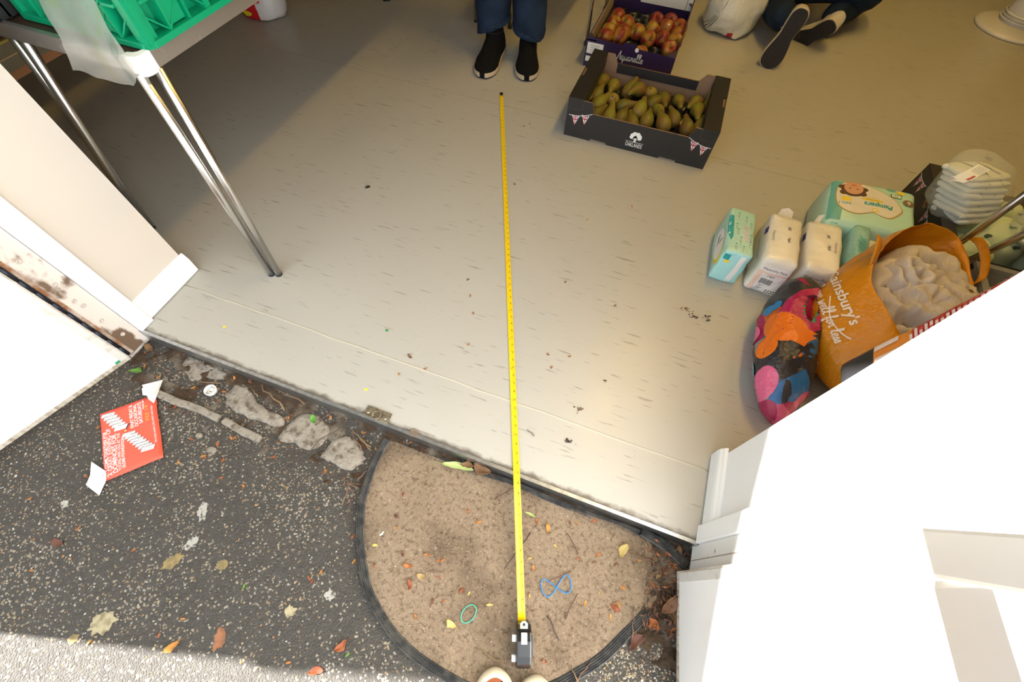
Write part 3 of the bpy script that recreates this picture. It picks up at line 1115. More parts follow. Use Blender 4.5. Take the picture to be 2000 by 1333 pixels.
for k, (x, y) in enumerate(MLEAF):
    h = pile_bvh.ray_cast(Vector((x, y, .1)), Vector((0, 0, -1)))
    z = (h[0].z if h[0] else -.054) + .0003
    if k in SPEC:
        mi, sz, lb = SPEC[k]
        drop_leaf('fallen_leaf', 'leaf' if mi == 2 or k == 4 else 'bud', mi, x, y, z, sz, lb, None, 'leaf', k + 100)
    else:
        mi = 4 if k in (13,) else (0, 1, 0, 0, 2)[k % 5]
        (AL_ if x < -.41 * (y - .165) else AR_).append(drop_leaf('bud_scale', 'bud', mi, x, y, z, .011 + .003 * (k % 3), 'x', 'bud scales on the doormat', 'leaf', k + 100))
rank(AL_, lambda o: -o.location.y, 'tiny bud scale on the doormat left of the tape blade, %s from the sill')
rank(AR_, lambda o: -o.location.y, 'tiny bud scale on the doormat right of the tape blade, %s from the sill')
for k, (x, y, z, sz, mi, lb) in enumerate([(.384, .125, -.042, .052, 1, 'large curled brown leaf against the right door leaf'), (.332, .026, -.052, .042, 1, 'flat brown leaf outside the lower right mat edging'),
                                           (.393, .109, -.045, .04, 1, 'pale brown leaf tucked under the right door leaf'), (.392, .243, -.045, .035, 1, 'curled brown leaf in the corner by the right door post'),
                                           (-.141, .258, -.032, .05, 1, 'large copper-brown leaf leaning on the metal sill'), (-.182, .252, -.036, .034, 1, 'small copper-brown leaf beside the green blade at the sill'),
                                           (.36, .073, -.048, .03, 0, 'orange leaf in the soil beside the right door leaf')]):
    drop_leaf('dead_leaf', 'leaf', mi, x, y, z, sz, lb, None, 'leaf', k + 200)
for k, (a, b, lb) in enumerate([((-.247, .235), (-.162, .249), 'long yellow-green leaf blade lying along the sill'), ((.001, .198), (.032, .195), 'small green-white leaf touching the tape measure blade')]):
    o = drop_leaf('grass_leaf', 'leaf', 5, (a[0] + b[0]) / 2, (a[1] + b[1]) / 2, -.040, math.dist(a, b), lb, None, 'leaf', k + 220)
    o.rotation_euler = (0, 0, math.atan2(b[1] - a[1], b[0] - a[0]))
    o.scale = (math.dist(a, b), math.dist(a, b) * .42, .02)

# dead leaf mould heaped in the right corner and small litter in the soil strip
rg = random.Random(5)
mb = MB()
for k in range(1500):
    if k < 420:
        x, y = rg.uniform(.325, .415), rg.uniform(.06, .255)
        z = -.047 + rg.uniform(0, .012)
        L = rg.uniform(.006, .02)
    else:
        x, y = rg.uniform(-1.24, -.42), rg.uniform(.10, .262)
        if rg.random() < .35:
            x = rg.uniform(-.42, .4)
            y = rg.uniform(.235, .263)
        z = -.051 + rg.uniform(0, .006)
        L = rg.uniform(.003, .010)
    a = rg.uniform(0, 6.283)
    t = Vector((math.cos(a), math.sin(a), rg.uniform(-.2, .3)))
    nn = Vector((-t.y, t.x, rg.uniform(-.4, .4))) * rg.uniform(.12, .4)
    p = Vector((x, y, z))
    mb.add([p - t * L / 2, p + nn * L / 2 + Vector((0, 0, L * .15)), p + t * L / 2, p - nn * L / 2], [(0, 1, 2, 3)], rg.choice((0, 1, 1, 1, 2, 2, 2)))
tag(mb.build('leaf_litter', [LEAFM[0], LEAFM[1], LEAFM[6]]), 'crumbled brown leaf litter along the sill and by the right door', 'leaf litter', None, 'stuff')

TWIGM = M('twig_brown', (.155, .088, .052), .8, rand=.4)
TWIGD = M('twig_dark', (.065, .045, .037), .8)
MTWIG = [[(0.175, 0.071), (0.165, 0.013)], [(0.124, 0.005), (0.162, -0.03)], [(0.275, 0.198), (0.332, 0.199)], [(0.117, 0.189), (0.157, 0.152)], [(-0.044, 0.243), (-0.081, 0.199)], [(-0.001, 0.058), (0.035, 0.156)], [(-0.003, -0.109), (0.054, -0.11)], [(0.308, 0.091), (0.318, 0.031)], [(-0.09, -0.036), (-0.09, -0.009)], [(0.346, 0.099), (0.397, 0.065)], [(0.241, -0.044), (0.217, -0.089)], [(0.203, -0.07), (0.223, -0.087)], [(-0.17, -0.007), (-0.135, 0.004)], [(-0.477, 0.091), (-0.424, 0.116)], [(-0.521, 0.232), (-0.446, 0.204)], [(-0.419, 0.033), (-0.43, 0.078)], [(0.105, 0.072), (0.15, 0.11)]]
STWIG = [[(-0.525, 0.236), (-0.449, 0.205)], [(-0.534, 0.256), (-0.643, 0.055)], [(-0.835, 0.256), (-0.728, 0.218)], [(-0.792, 0.259), (-0.684, 0.252)], [(-0.598, 0.259), (-0.621, 0.208)], [(-1.089, 0.228), (-1.031, 0.255)], [(-1.016, 0.198), (-0.944, 0.218)], [(-0.521, 0.23), (-0.465, 0.191)], [(-0.425, 0.149), (-0.435, 0.118)], [(-0.849, 0.237), (-0.822, 0.225)], [(-0.45, .12), (-0.44, 0.05)], [(-.47, .095), (-.43, .09)], [(-.48, .11), (-.425, .10)]]


TW_ = []


def twig(a, b, z, r, m, label, seed, group):
    rg = random.Random(seed)
    A, B = Vector((*a, z)), Vector((*b, z))
    d = B - A
    n = Vector((-d.y, d.x, 0))
    pts = [A + d * t + n * rg.uniform(-.05, .05) + Vector((0, 0, .0022 + (.004 * math.sin(math.pi * t)))) for t in (0, .2, .4, .6, .8, 1)]
    o = tag(MB().tube(pts, [r * (.7 + .5 * k / 5) for k in range(6)], 6).build('twig', m), label, 'twig', group)
    if group:
        TW_.append((o, a))


TL = ['light brown twig right of the tape blade near the green and blue bands', 'dark knobbly twig close to the tape measure case', 'thin twig behind the spotted tan leaf', 'thin reddish twig between tape blade and tan leaf', 'pale dry grass stem touching the tape blade by the sill',
      'dark twig passing under the tape measure blade', 'thin twig lying left of the tape measure case', 'twig standing out of the lower right mat edging', 'short red twig in the left half of the doormat', 'twig in the soil next to the right door leaf']
for k, (a, b) in enumerate(MTWIG):
    h = pile_bvh.ray_cast(Vector((*a, .1)), Vector((0, 0, -1)))
    lb = TL[k] if k < len(TL) else 'short thin brown twig at the rim of the doormat'
    twig(a, b, -.041 if h[0] else -.053, .0014 if k != 1 else .0017, TWIGD if k in (1, 5) else TWIGM, lb, k, None if k < len(TL) else 'twigs at the rim of the doormat')
SL = ['brown twig pointing at the mat edging from the sill', 'long thin dark twig crossing the stones onto the asphalt', 'thick reddish twig on the long concrete slab', 'twig lying close along the metal sill']
for k, (a, b) in enumerate(STWIG):
    twig(a, b, -.043, .0015 if k != 2 else .002, TWIGM if k != 1 else TWIGD, SL[k] if k < 4 else 'short brown twig in the soil strip by the sill', k + 50, None if k < 4 else 'twigs in the soil strip')

for gname, txt in (('twigs at the rim of the doormat', 'short thin twig at the rim of the doormat, %s from the left'), ('twigs in the soil strip', 'short brown twig in the soil strip by the sill, %s from the left')):
    for i, (o, a) in enumerate(sorted([t for t in TW_ if t[0]['group'] == gname], key=lambda t: t[1][0])):
        o['label'] = txt % ORDW[i]

# dried splats on the asphalt
SPY = M('splat_ochre', (.27, .20, .08), .8, col2=(.16, .12, .055), nscale=70, ncut=(.35, .6))
SPW = M('splat_white', (.34, .33, .29), .8, col2=(.08, .072, .06), nscale=90, ncut=(.52, .6))
SPB = M('splat_rust', (.27, .115, .05), .8, col2=(.17, .07, .035), nscale=60)
SPP = M('splat_cream', (.36, .31, .19), .8, col2=(.17, .14, .08), nscale=60, ncut=(.4, .6))
for k, (x, y, r, e, rot, m, lb) in enumerate([(-.753, -.201, .026, .6, 1.1, SPY, 'ochre splat with a torn edge in the middle of the asphalt'), (-.639, -.167, .016, .8, .3, SPY, 'round ochre stain right of the torn ochre splat'),
                                              (-.433, -.192, .014, .9, 0, SPP, 'small round pale yellow stain near the mat edging'), (-.811, -.353, .03, .8, .9, SPP, 'large cream and ochre splat above the sunlit asphalt'),
                                              (-.549, -.289, .024, .55, 2.0, SPB, 'rust-brown oblong stain right of the sunlit strip'), (-.847, -.399, .013, .8, .5, SPY, 'small ochre stain below the large cream splat'),
                                              (-.765, -.084, .025, .5, 2.2, SPW, 'white spattered dropping below the red flyer'), (-.740, -.153, .02, .6, 1.3, SPW, 'white feathery dropping above the torn ochre splat'),
                                              (-.366, -.133, .015, .8, .2, SPW, 'faint grey-white spot close to the mat edging'), (-1.097, -.19, .013, .8, 0, SPW, 'small white dropping on the left of the asphalt')]):
    rg = random.Random(k + 40)
    pg = []
    for i in range(26):
        a = 2 * math.pi * i / 26
        rr = r * (.85 + rg.uniform(-.15, .15) + (.25 if rg.random() < .12 else 0))
        px, py = rr * math.cos(a), rr * e * math.sin(a)
        pg.append((x + px * math.cos(rot) - py * math.sin(rot), y + px * math.sin(rot) + py * math.cos(rot)))
    tag(MB().prism(pg, (0, 0, -.0552), (1, 0, 0), (0, 1, 0), (0, 0, .0009)).build('dried_splat', m), lb, 'stain', 'dried splats on the asphalt')
for x, y, r, lb in ((-.846, .052, .014, 'flat pale round stone near the flyer on the asphalt'), (-.905, .073, .011, 'small flat grey stone beside the flyer')):
    mb = MB().sphere((0, 0, 0), (r, r * .75, .004), 12, 6)
    o = mb.build('pebble', CONC)
    o.location = (x, y, -.053)
    tag(o, lb, 'stone')

# loose grit
rg = random.Random(3)
mb = MB()
octf = [(0, 2, 4), (2, 1, 4), (1, 3, 4), (3, 0, 4), (2, 0, 5), (1, 2, 5), (3, 1, 5), (0, 3, 5)]
cnt = 0
while cnt < 5200:
    if cnt < 3600:
        x, y = rg.uniform(-1.45, -.36), rg.uniform(-.62, .12)
        dens = max(.12, min(1, (-x - .62) * 1.2 + .25 * noise.noise(Vector((x * 7, y * 7, 0)))))
        if rg.random() > dens:
            continue
        if x > -.43 and y > -.02:
            continue
    else:
        x, y = rg.uniform(.14, .44), rg.uniform(-.3, .06)
        if y > 1.42 * (x - .343) + .094 - .01 and x < .343:
            continue
    r = rg.uniform(.0008, .0022) * (1.4 if rg.random() < .15 else 1)
    p = Vector((x, y, -.0548 + r * .25))
    sx, sy = r * rg.uniform(.7, 1.4), r * rg.uniform(.7, 1.4)
    a = rg.uniform(0, 3.14)
    c_, s_ = math.cos(a), math.sin(a)
    vs = [p + Vector((sx * c_, sx * s_, 0)), p - Vector((sx * c_, sx * s_, 0)), p + Vector((-sy * s_, sy * c_, 0)), p - Vector((-sy * s_, sy * c_, 0)), p + Vector((0, 0, r * .6)), p - Vector((0, 0, r * .6))]
    mb.add(vs, octf, rg.choice((0, 0, 1, 1, 2, 3)))
    cnt += 1
tag(mb.build('loose_grit', [M('grit_buff', (.36, .28, .16), .8), M('grit_grey', (.32, .295, .24), .8), M('grit_orange', (.34, .17, .065), .8), M('grit_white', (.48, .46, .41), .8)]), 'pale grit scattered over the dark asphalt', 'grit', None, 'stuff')

# =================================================================== TAPE MEASURE
TM = thing('tape_measure', 'black tape measure with yellow blade pulled out across the floor into the room', 'tape measure', (.088, -.06, -.043))
tip, end = Vector((-.693, 1.842, 0)), Vector((.0655, -.010, 0))
td = (end - tip).normalized()
tn = Vector((-td.y, td.x, 0))       # to the right of the blade as seen from the case: tn points to +x side
BLW = .0172


def blade_z(s_):
    y = (tip + td * s_).y
    if y > .34:
        return .0012
    if y > .25:
        return .0012 + .0038 * math.sin((.34 - y) / .09 * math.pi / 2)
    t = (.25 - y) / .26
    return .005 - .030 * t


def blade(u, v):
    s_ = v * 2.02
    a = (u - .5) * 2
    p = tip + td * s_ + tn * a * BLW / 2
    p.z = blade_z(s_) + .0016 * a * a
    return p


bl = MB().grid(blade, 7, 80)
bb = bl.bvh()
YEL = M('tape_yellow', (.80, .56, .008), .38, coat=.3)
bo = bl.build('blade', YEL, TM, solid=.0003)
pr = MB()


def bprint(vf, mi):
    pr.flat2(sub2(vf, .02), tip + Vector((0, 0, .0)), td, tn, mi, bb, .0004)


RX, LX = 1, -1
for cmk in range(1, 198):
    s_ = cmk / 100
    pr.flat2(rect2(s_ - .0003, -BLW / 2 + .0003, s_ + .0003, -BLW / 2 + (.0042 if cmk % 5 == 0 else .0028)), tip, td, tn, 0, bb, .0004)
    if cmk % 10:
        vf = text2(str(cmk % 10), .0046)
        pr.flat2(move2(vf, s_ - .0045, -BLW / 2 + .0036), tip, td, tn, 0, bb, .0004)
    else:
        vf = text2(str(cmk), .0056, .02)
        pr.flat2(move2(vf, s_ - .0088 - (.002 if cmk > 99 else 0), -BLW / 2 + .0034), tip, td, tn, 1, bb, .0004)
for inch in range(1, 79):
    s_ = inch * .0254
    pr.flat2(rect2(s_ - .00025, BLW / 2 - .004, s_ + .00025, BLW / 2 - .0003), tip, td, tn, 0, bb, .0004)
    red = inch % 12 == 0
    vf = text2(str(inch), .0068 if red else .0062, .02)
    pr.flat2(move2(vf, s_ - (.0096 if inch > 9 else .0058), .0012), tip, td, tn, 1 if red else 0, bb, .0004)
pr.build('scale_print', [M('tape_black_ink', (.035, .03, .01), .5), M('tape_red_ink', (.62, .09, .02), .5)], bo)
MB().obox(tip - td * .001 + Vector((0, 0, .003)), tn * .0075, td * .0013, (0, 0, .004)).build('end_hook', M('black_metal', (.02, .02, .02), .4, .6), TM)
MB().obox(tip + td * .005 + Vector((0, 0, .0025)), tn * .0055, td * .006, (0, 0, .0008)).build('hook_plate', M('black_metal', (.02, .02, .02)), TM)
# case: standing on its long edge; local x across, y along the blade direction, z up
cd = Vector((.33, -.944, 0)).normalized()
cn = Vector((-cd.y, cd.x, 0))
cbase = Vector((.0745, -.024, -.0425))
prof = [(0, 0), (.078, 0), (.083, .006), (.085, .03), (.079, .05), (.062, .0605), (.035, .0625), (.016, .056), (.004, .040), (0, .02)]
CASE = M('black_case_plastic', (.012, .012, .014), .28, coat=.4)
cb = MB().prism(prof, cbase - cn * .0165, cd, (0, 0, 1), cn * .033)
cb.build('case', CASE, TM, bevel=.004)
MB().obox(cbase + cd * .045 + cn * .018 + Vector((0, 0, .032)), cd * .018, cn * .0025, (0, 0, .014)).build('belt_clip', M('black_case_plastic'), TM, bevel=.001)
lock = MB().prism([(-.008, 0), (.011, 0), (.0125, .002), (.0105, .0045), (-.007, .0045), (-.0095, .002)], cbase + cd * .028 + Vector((0, 0, .0605)) - cn * .0065, cd, (0, 0, 1), cn * .013)
WPL = M('white_button_plastic', (.70, .69, .68), .4)
lock.build('lock_button', WPL, TM, bevel=.001)
for q, hh in ((.030, .044), (.066, .036)):
    MB().obox(cbase + cd * q - cn * .0205 + Vector((0, 0, hh)), cd * .0065, cn * .005, (0, 0, .007)).build('side_button', WPL, TM, bevel=.0015)
tg = MB().prism([(-.008, -.004), (-.0085, .006), (-.004, .0115), (.004, .0115), (.0085, .006), (.008, -.004)], cbase + cd * .009 + Vector((0, 0, .0535)), cn, -cd * .9 + Vector((0, 0, .25)), (0, 0, .0012))
tg.build('blade_tongue', M('tongue_steel', (.66, .60, .42), .3, .8), TM)
MB().lathe([(.003, 0), (.003, .0016), (.0005, .0017)], 14, cbase + cd * .005 + Vector((0, 0, .0552))).build('tongue_hole', BLACKP, TM)

# =================================================================== PHOTOGRAPHER'S SHOES
LEO = NT('leopard_suede', .8, .2)
vv = LEO.n('TexVoronoi', {'Vector': LEO.tc.outputs['Object'], 'Scale': 55, 'Randomness': .8})
LEO.col(LEO.ramp(vv.outputs['Distance'], [(0, (.02, .016, .014)), (.40, (.02, .016, .014)), (.46, (.32, .10, .045)), (1, (.30, .095, .04))]))
CRM = M('cream_rubber', (.62, .55, .40), .55)


def slipper(name, label, toe, rz):
    root = thing(name, label, 'shoe', (toe[0], toe[1], -.0425), rz, 'photographer shoes at the mat')

    def out(k, w):
        pts = []
        for y, x in [(0, 0), (-.006, .018), (-.02, .033), (-.045, .043), (-.09, .047), (-.14, .040), (-.19, .034), (-.23, .031), (-.245, .02), (-.25, 0)]:
            pts.append((x * k, y * k - w))
        return pts + [(-x, y) for x, y in pts[-2:0:-1]]
    a = catmull([(x, y, 0) for x, y in out(1, 0)], 4, True)
    b = catmull([(x, y, 0) for x, y in out(.80, .016)], 4, True)
    rim = MB()
    n = len(a)
    prof = [(a, .0), (a, .018), (a, .026), ([(p * .5 + q * .5) for p, q in zip(a, b)], .036), (b, .034), (b, .028)]
    vs = [(p.x, p.y, z + (.012 * math.sin(max(0, min(1, (p.y + .13) / .13)) * math.pi) if z > .02 else 0)) for r_, z in prof for p in r_]
    fs = []
    for j in range(len(prof) - 1):
        for i in range(n):
            l = (i + 1) % n
            fs.append((j * n + i, j * n + l, (j + 1) * n + l, (j + 1) * n + i))
    fs.append(tuple(range(n))[::-1])
    rim.add(vs, fs, 0, True)
    rim.build('sole_rand', CRM, root, local=True)
    up = MB()
    vs = [(p.x, p.y, .030 + .012 * math.sin(max(0, min(1, (p.y + .13) / .13)) * math.pi)) for p in b]
    for k, h in ((.75, .046), (.4, .058), (.1, .061)):
        vs += [(p.x * k, (p.y + .1) * k - .1, h + .012 * math.sin(max(0, min(1, (p.y + .13) / .13)) * math.pi)) for p in b]
    fs = []
    for j in range(3):
        for i in range(n):
            l = (i + 1) % n
            fs.append((j * n + i, j * n + l, (j + 1) * n + l, (j + 1) * n + i))
    fs.append(tuple(3 * n + i for i in range(n)))
    up.add(vs, fs, 0, True)
    up.build('upper', LEO.m, root, local=True)


slipper('slipper', 'left cream-soled leopard shoe toe at the bottom of the doormat', (.0475, -.122), .30)
slipper('slipper', 'right cream-soled leopard shoe toe at the bottom of the doormat', (.136, -.104), .22)

# =================================================================== FRUIT CRATES
CARDK = M('black_printed_card', (.016, .015, .016), .5, bump=.05, bscale=200)
CARDB = M('brown_corrugated_card', (.30, .185, .11), .8, col2=(.25, .15, .09), nscale=1.0, stretch=(1, 260, 260), ncut=(.4, .6))
TRAY = M('black_plastic_tray', (.012, .012, .013), .3)
FLAGB, FLAGR = M('flag_blue', (.02, .035, .22), .5), M('flag_red', (.62, .03, .035), .5)


def pennant(mb, o, ax, ay, x, ytop, w, h, off=.0006):
    """small union-flag pennant: blue field, white and red bands; materials 0 white 1 red 2 blue"""
    mb.flat2(poly2([(x - w / 2, ytop), (x, ytop - h), (x + w / 2, ytop)]), o, ax, ay, 0, None, off)
    for s_ in (-1, 1):
        mb.flat2(poly2([(x + s_ * w * .12, ytop), (x + s_ * w * .12, ytop - h * .22), (x + s_ * w * .30, ytop)][::s_]), o, ax, ay, 2, None, off + .0002)
        mb.flat2(poly2([(x + s_ * w * .36, ytop - h * .10), (x + s_ * w * .14, ytop - h * .40), (x + s_ * w * .28, ytop - h * .42)][::s_]), o, ax, ay, 2, None, off + .0002)
        mb.flat2(poly2([(x + s_ * w * .32, ytop), (x + s_ * w * .10, ytop - h * .26), (x + s_ * w * .16, ytop - h * .26), (x + s_ * w * .42, ytop)][::s_]), o, ax, ay, 1, None, off + .0003)
    mb.flat2(poly2([(x - w * .07, ytop), (x - w * .045, ytop - h * .86), (x, ytop - h), (x + w * .045, ytop - h * .86), (x + w * .07, ytop)]), o, ax, ay, 1, None, off + .0004)
    mb.flat2(rect2(x - w * .26, ytop - h * .46, x + w * .26, ytop - h * .34), o, ax, ay, 1, None, off + .0004)


def bunting(mb, o, ax, ay, x0, z0, x1, z1, sag):
    mb.flat2(stroke2([(x0, z0), ((x0 * 2 + x1) / 3, (z0 * 2 + z1) / 3 - sag), ((x0 + 2 * x1) / 3, (z0 + 2 * z1) / 3 - sag), (x1, z1)], .0022), o, ax, ay, 0, None, .0010)
    for t in (.30, .72):
        x, zt = x0 + (x1 - x0) * t, z0 + (z1 - z0) * t - sag * .8
        pennant(mb, o, ax, ay, x, zt, .031, .040)


X0, X1, Y0, Y1 = -.345, .241, 1.671, 2.062
PC = thing('pear_crate', 'open black cardboard crate of pears printed OAKLANDS on the floor', 'crate', ((X0 + X1) / 2, (Y0 + Y1) / 2, 0))
th = .005
front = [(X0, 0), (X0 + .112, 0), (X0 + .116, .009), (X0 + .180, .009), (X0 + .184, 0), (X1 - .184, 0), (X1 - .180, .009), (X1 - .116, .009), (X1 - .112, 0), (X1, 0), (X1, .159), (X1 - .088, .158), (X1 - .104, .116), (X0 + .108, .114), (X0 + .099, .152), (X0 + .092, .158), (X0, .159)]
MB().prism(front, (0, Y0, 0), (1, 0, 0), (0, 0, 1), (0, th, 0), mi=0, mi_side=1).build('front_wall', [CARDK, CARDB], PC)
back = [(X0, 0), (X1, 0), (X1, .160), (X1 - .095, .160), (X1 - .118, .128), (X0 + .112, .126), (X0 + .095, .160), (X0, .160)]
MB().prism(back, (0, Y1 - th, 0), (1, 0, 0), (0, 0, 1), (0, th, 0)).build('back_wall', [CARDB], PC)
MB().box(X0 + .115, X1 - .118, Y1 - th - .004, Y1 - th - .0005, .090, .128).build('back_flap', [CARDK], PC)
for xa, xb in ((X0, X0 + th), (X1 - th, X1)):
    MB().box(xa, xb, Y0 + th, Y1 - th, 0, .158).build('end_wall', [CARDK], PC)
for xa, xb, sx in ((X0, X0 + .063, -1), (X1 - .062, X1, 1)):
    ym = (Y0 + Y1) / 2
    xo = xa if sx < 0 else xb
    pg = [(xa, Y0), (xb, Y0), (xb, Y1), (xa, Y1), (xa, ym + .045)] if sx < 0 else [(xb, ym - .03), (xb, Y0), (xa, Y0), (xa, Y1), (xb, Y1), (xb, ym + .045), (xb - .012, ym + .04), (xb - .012, ym - .025)]
    if sx < 0:
        pg = [(xa, Y0), (xb, Y0), (xb, Y1), (xa, Y1), (xa, ym + .045), (xa + .012, ym + .04), (xa + .012, ym - .025), (xa, ym - .03)]
    MB().prism(pg, (0, 0, .1585), (1, 0, 0), (0, 1, 0), (0, 0, .004)).build('top_flap', [CARDK, CARDB], PC)
    MB().box(xb - .003 if sx < 0 else xa, xb if sx < 0 else xa + .003, Y0 + .01, Y1 - .01, .105, .158).build('flap_return', [CARDK], PC)
    MB().box(xo - .001 if sx < 0 else xo - .013, xo + .013 if sx < 0 else xo + .001, ym - .025, ym + .04, .150, .1575).build('slot_lining', [CARDB], PC)
MB().box(X0 + th, X1 - th, Y0 + th, Y1 - th, .004, .012).build('base', [CARDB], PC)
# moulded tray with dimples
mb = MB()
mb.grid(lambda u, v: Vector((X0 + .008 + (X1 - X0 - .016) * u, Y0 + .008 + (Y1 - Y0 - .016) * v, .043 + .011 * math.sin(u * 34) * math.sin(v * 23))), 70, 46)
mb.build('fruit_tray', TRAY, PC)
pr = MB()
fo2 = Vector((0, Y0, 0))
bunting(pr, fo2, (1, 0, 0), (0, 0, 1), X0 + .010, .092, X0 + .104, .114, .006)
bunting(pr, fo2, (1, 0, 0), (0, 0, 1), X1 - .100, .117, X1 - .006, .093, .006)
cxl = -.052
for dx, dz, r in [(0, .068, .014), (-.012, .070, .010), (.012, .070, .010), (-.016, .062, .008), (.016, .062, .008), (-.006, .077, .009), (.007, .078, .008), (-.017, .070, .006), (.018, .069, .006), (0, .060, .010)]:
    pr.flat2(disc2(cxl + dx, dz, r, r, 14), fo2, (1, 0, 0), (0, 0, 1), 0, None, .0006 + dx * .004)
pr.flat2(poly2([(cxl - .004, .060), (cxl - .003, .047), (cxl - .008, .0435), (cxl + .008, .0435), (cxl + .003, .047), (cxl + .004, .060)]), fo2, (1, 0, 0), (0, 0, 1), 0, None, .0008)
for dx, dz in ((-.004, .062), (.003, .066), (.005, .060), (-.002, .070)):
    pr.flat2(rect2(cxl + dx, dz, cxl + dx + .0018, dz + .003), fo2, (1, 0, 0), (0, 0, 1), 3, None, .0013)
pr.flat2(rect2(cxl - .036, .0415, cxl + .036, .0430), fo2, (1, 0, 0), (0, 0, 1), 0, None, .0007)
vs, fs = text2('OAKLANDS', 1.0, .008)
w_ = max(v[0] for v in vs)
pr.flat2(([(cxl - .034 + x / w_ * .068, .0215 + y * .0235) for x, y in vs], fs), fo2, (1, 0, 0), (0, 0, 1), 0, None, .0007)
pr.flat2(stroke2([(X0 + .062, .158), (X0 + .062, .132), (X0 + .055, .121), (X0 + .04, .118), (X0 + .002, .118)], .0008), fo2, (1, 0, 0), (0, 0, 1), 4, None, .0005)
pr.flat2(stroke2([(X1 - .062, .158), (X1 - .062, .132), (X1 - .055, .121), (X1 - .04, .118), (X1 - .002, .118)], .0008), fo2, (1, 0, 0), (0, 0, 1), 4, None, .0005)
pr.build('print', [WHITE, FLAGR, FLAGB, BLACKP, M('card_crease', (.10, .085, .07), .6)], PC)

# pears
PEARM = M('pear_skin', (.165, .158, .016), .5, col2=(.20, .11, .022), nscale=14, ncut=(.40, .62), rand=.3, bump=.1, bscale=90, spec=.35)
STEMM = M('fruit_stem', (.08, .05, .025), .8)
pm = MB()
prof = [(.0008, -.034), (.010, -.0335), (.020, -.029), (.0275, -.019), (.031, -.006), (.0305, .006), (.026, .019), (.0195, .031), (.0145, .043), (.0125, .054), (.0105, .063), (.006, .068), (.001, .0695)]
pm.lathe(prof, 18)
pm.displace(lambda v: v + Vector((.004 * math.sin(v.z * 40), .0025 * math.cos(v.z * 33), 0)) + noise.noise_vector(v * 40) * .0012)
PEARS = [((-0.298, 1.966, 0.075), (-0.301, 1.895, 0.085)), ((-0.267, 1.996, 0.075), (-0.276, 1.918, 0.085)), ((-0.296, 1.883, 0.075), (-0.292, 1.811, 0.085)), ((-0.268, 1.861, 0.083), (-0.256, 1.927, 0.1)), ((-0.217, 1.976, 0.075), (-0.225, 1.863, 0.085)), ((-0.248, 1.816, 0.075), (-0.228, 1.85, 0.085)), ((-0.198, 1.869, 0.075), (-0.198, 1.893, 0.045)), ((-0.151, 1.975, 0.07), (-0.143, 2.0, 0.08)), ((-0.108, 1.975, 0.083), (-0.164, 1.873, 0.093)), ((-0.147, 1.844, 0.075), (-0.1, 1.854, 0.085)), ((-0.077, 1.82, 0.09), (-0.061, 1.958, 0.11)), ((-0.055, 1.990, 0.07), (-0.050, 2.0, 0.05)), ((-0.036, 1.925, 0.068), (-0.02, 1.94, 0.075)), ((0.006, 1.965, 0.075), (0.025, 1.862, 0.085)), ((0.069, 1.976, 0.075), (0.09, 1.871, 0.085)), ((0.140, 1.992, 0.075), (0.11, 1.925, 0.082)), ((0.154, 1.925, 0.082), (0.160, 1.844, 0.085)), ((0.068, 1.837, 0.075), (0.038, 1.906, 0.085)), ((-0.035, 1.779, 0.075), (-0.032, 1.884, 0.085)), ((0.034, 1.776, 0.08), (-0.011, 1.862, 0.095)), ((-0.001, 1.880, 0.068), (0.019, 1.829, 0.075)), ((0.128, 1.793, 0.075), (0.101, 1.905, 0.09)), ((-0.137, 1.758, 0.075), (-0.127, 1.82, 0.085)), ((-0.087, 1.745, 0.07), (-0.108, 1.805, 0.08)), ((-0.185, 1.745, 0.068), (-0.185, 1.78, 0.085)), ((-0.240, 1.745, 0.072), (-0.203, 1.802, 0.085)), ((0.178, 1.82, 0.075), (0.184, 1.892, 0.085)), ((0.190, 1.966, 0.07), (0.188, 1.986, 0.095))]
order = {}
for row, lo, hi in (('front', 0, 1.80), ('middle', 1.80, 1.93), ('back', 1.93, 9)):
    ids = sorted([i for i, (a, b) in enumerate(PEARS) if lo <= a[1] < hi], key=lambda i: PEARS[i][0][0])
    for k, i in enumerate(ids):
        order[i] = (row, k + 1)
ORD = ['first', 'second', 'third', 'fourth', 'fifth', 'sixth', 'seventh', 'eighth', 'ninth', 'tenth', 'eleventh', 'twelfth', 'thirteenth', 'fourteenth']
proto = None
for i, (a, b) in enumerate(PEARS):
    row, k = order[i]
    lb = 'green-brown pear in the black crate, %s from left in the %s row' % (ORD[k - 1], row)
    a, b = Vector(a), Vector(b)
    if proto is None:
        proto = thing('pear', lb, 'pear', (0, 0, 0), 0, 'pears in the black crate')
        ch = [pm.build('flesh', PEARM, proto, local=True),
              MB().tube([(.002, 0, .066), (.003, .001, .075), (.006, .002, .084)], [.0016, .0013, .0018], 6).build('stem', STEMM, proto, local=True),
              MB().lathe([(.003, -.0352), (.0045, -.0345), (.002, -.0335)], 8).build('blossom_end', STEMM, proto, local=True)]
        o = proto
    else:
        o = copy_tree(proto, None, ch)
        o['label'] = lb
    o.location = a
    o.rotation_euler = (b - a).to_track_quat('Z', 'X').to_euler()
    s_ = .90 + .14 * ((i * 37 % 11) / 10)
    o.scale = (s_ * .95, s_ * .95, s_ * 1.08)

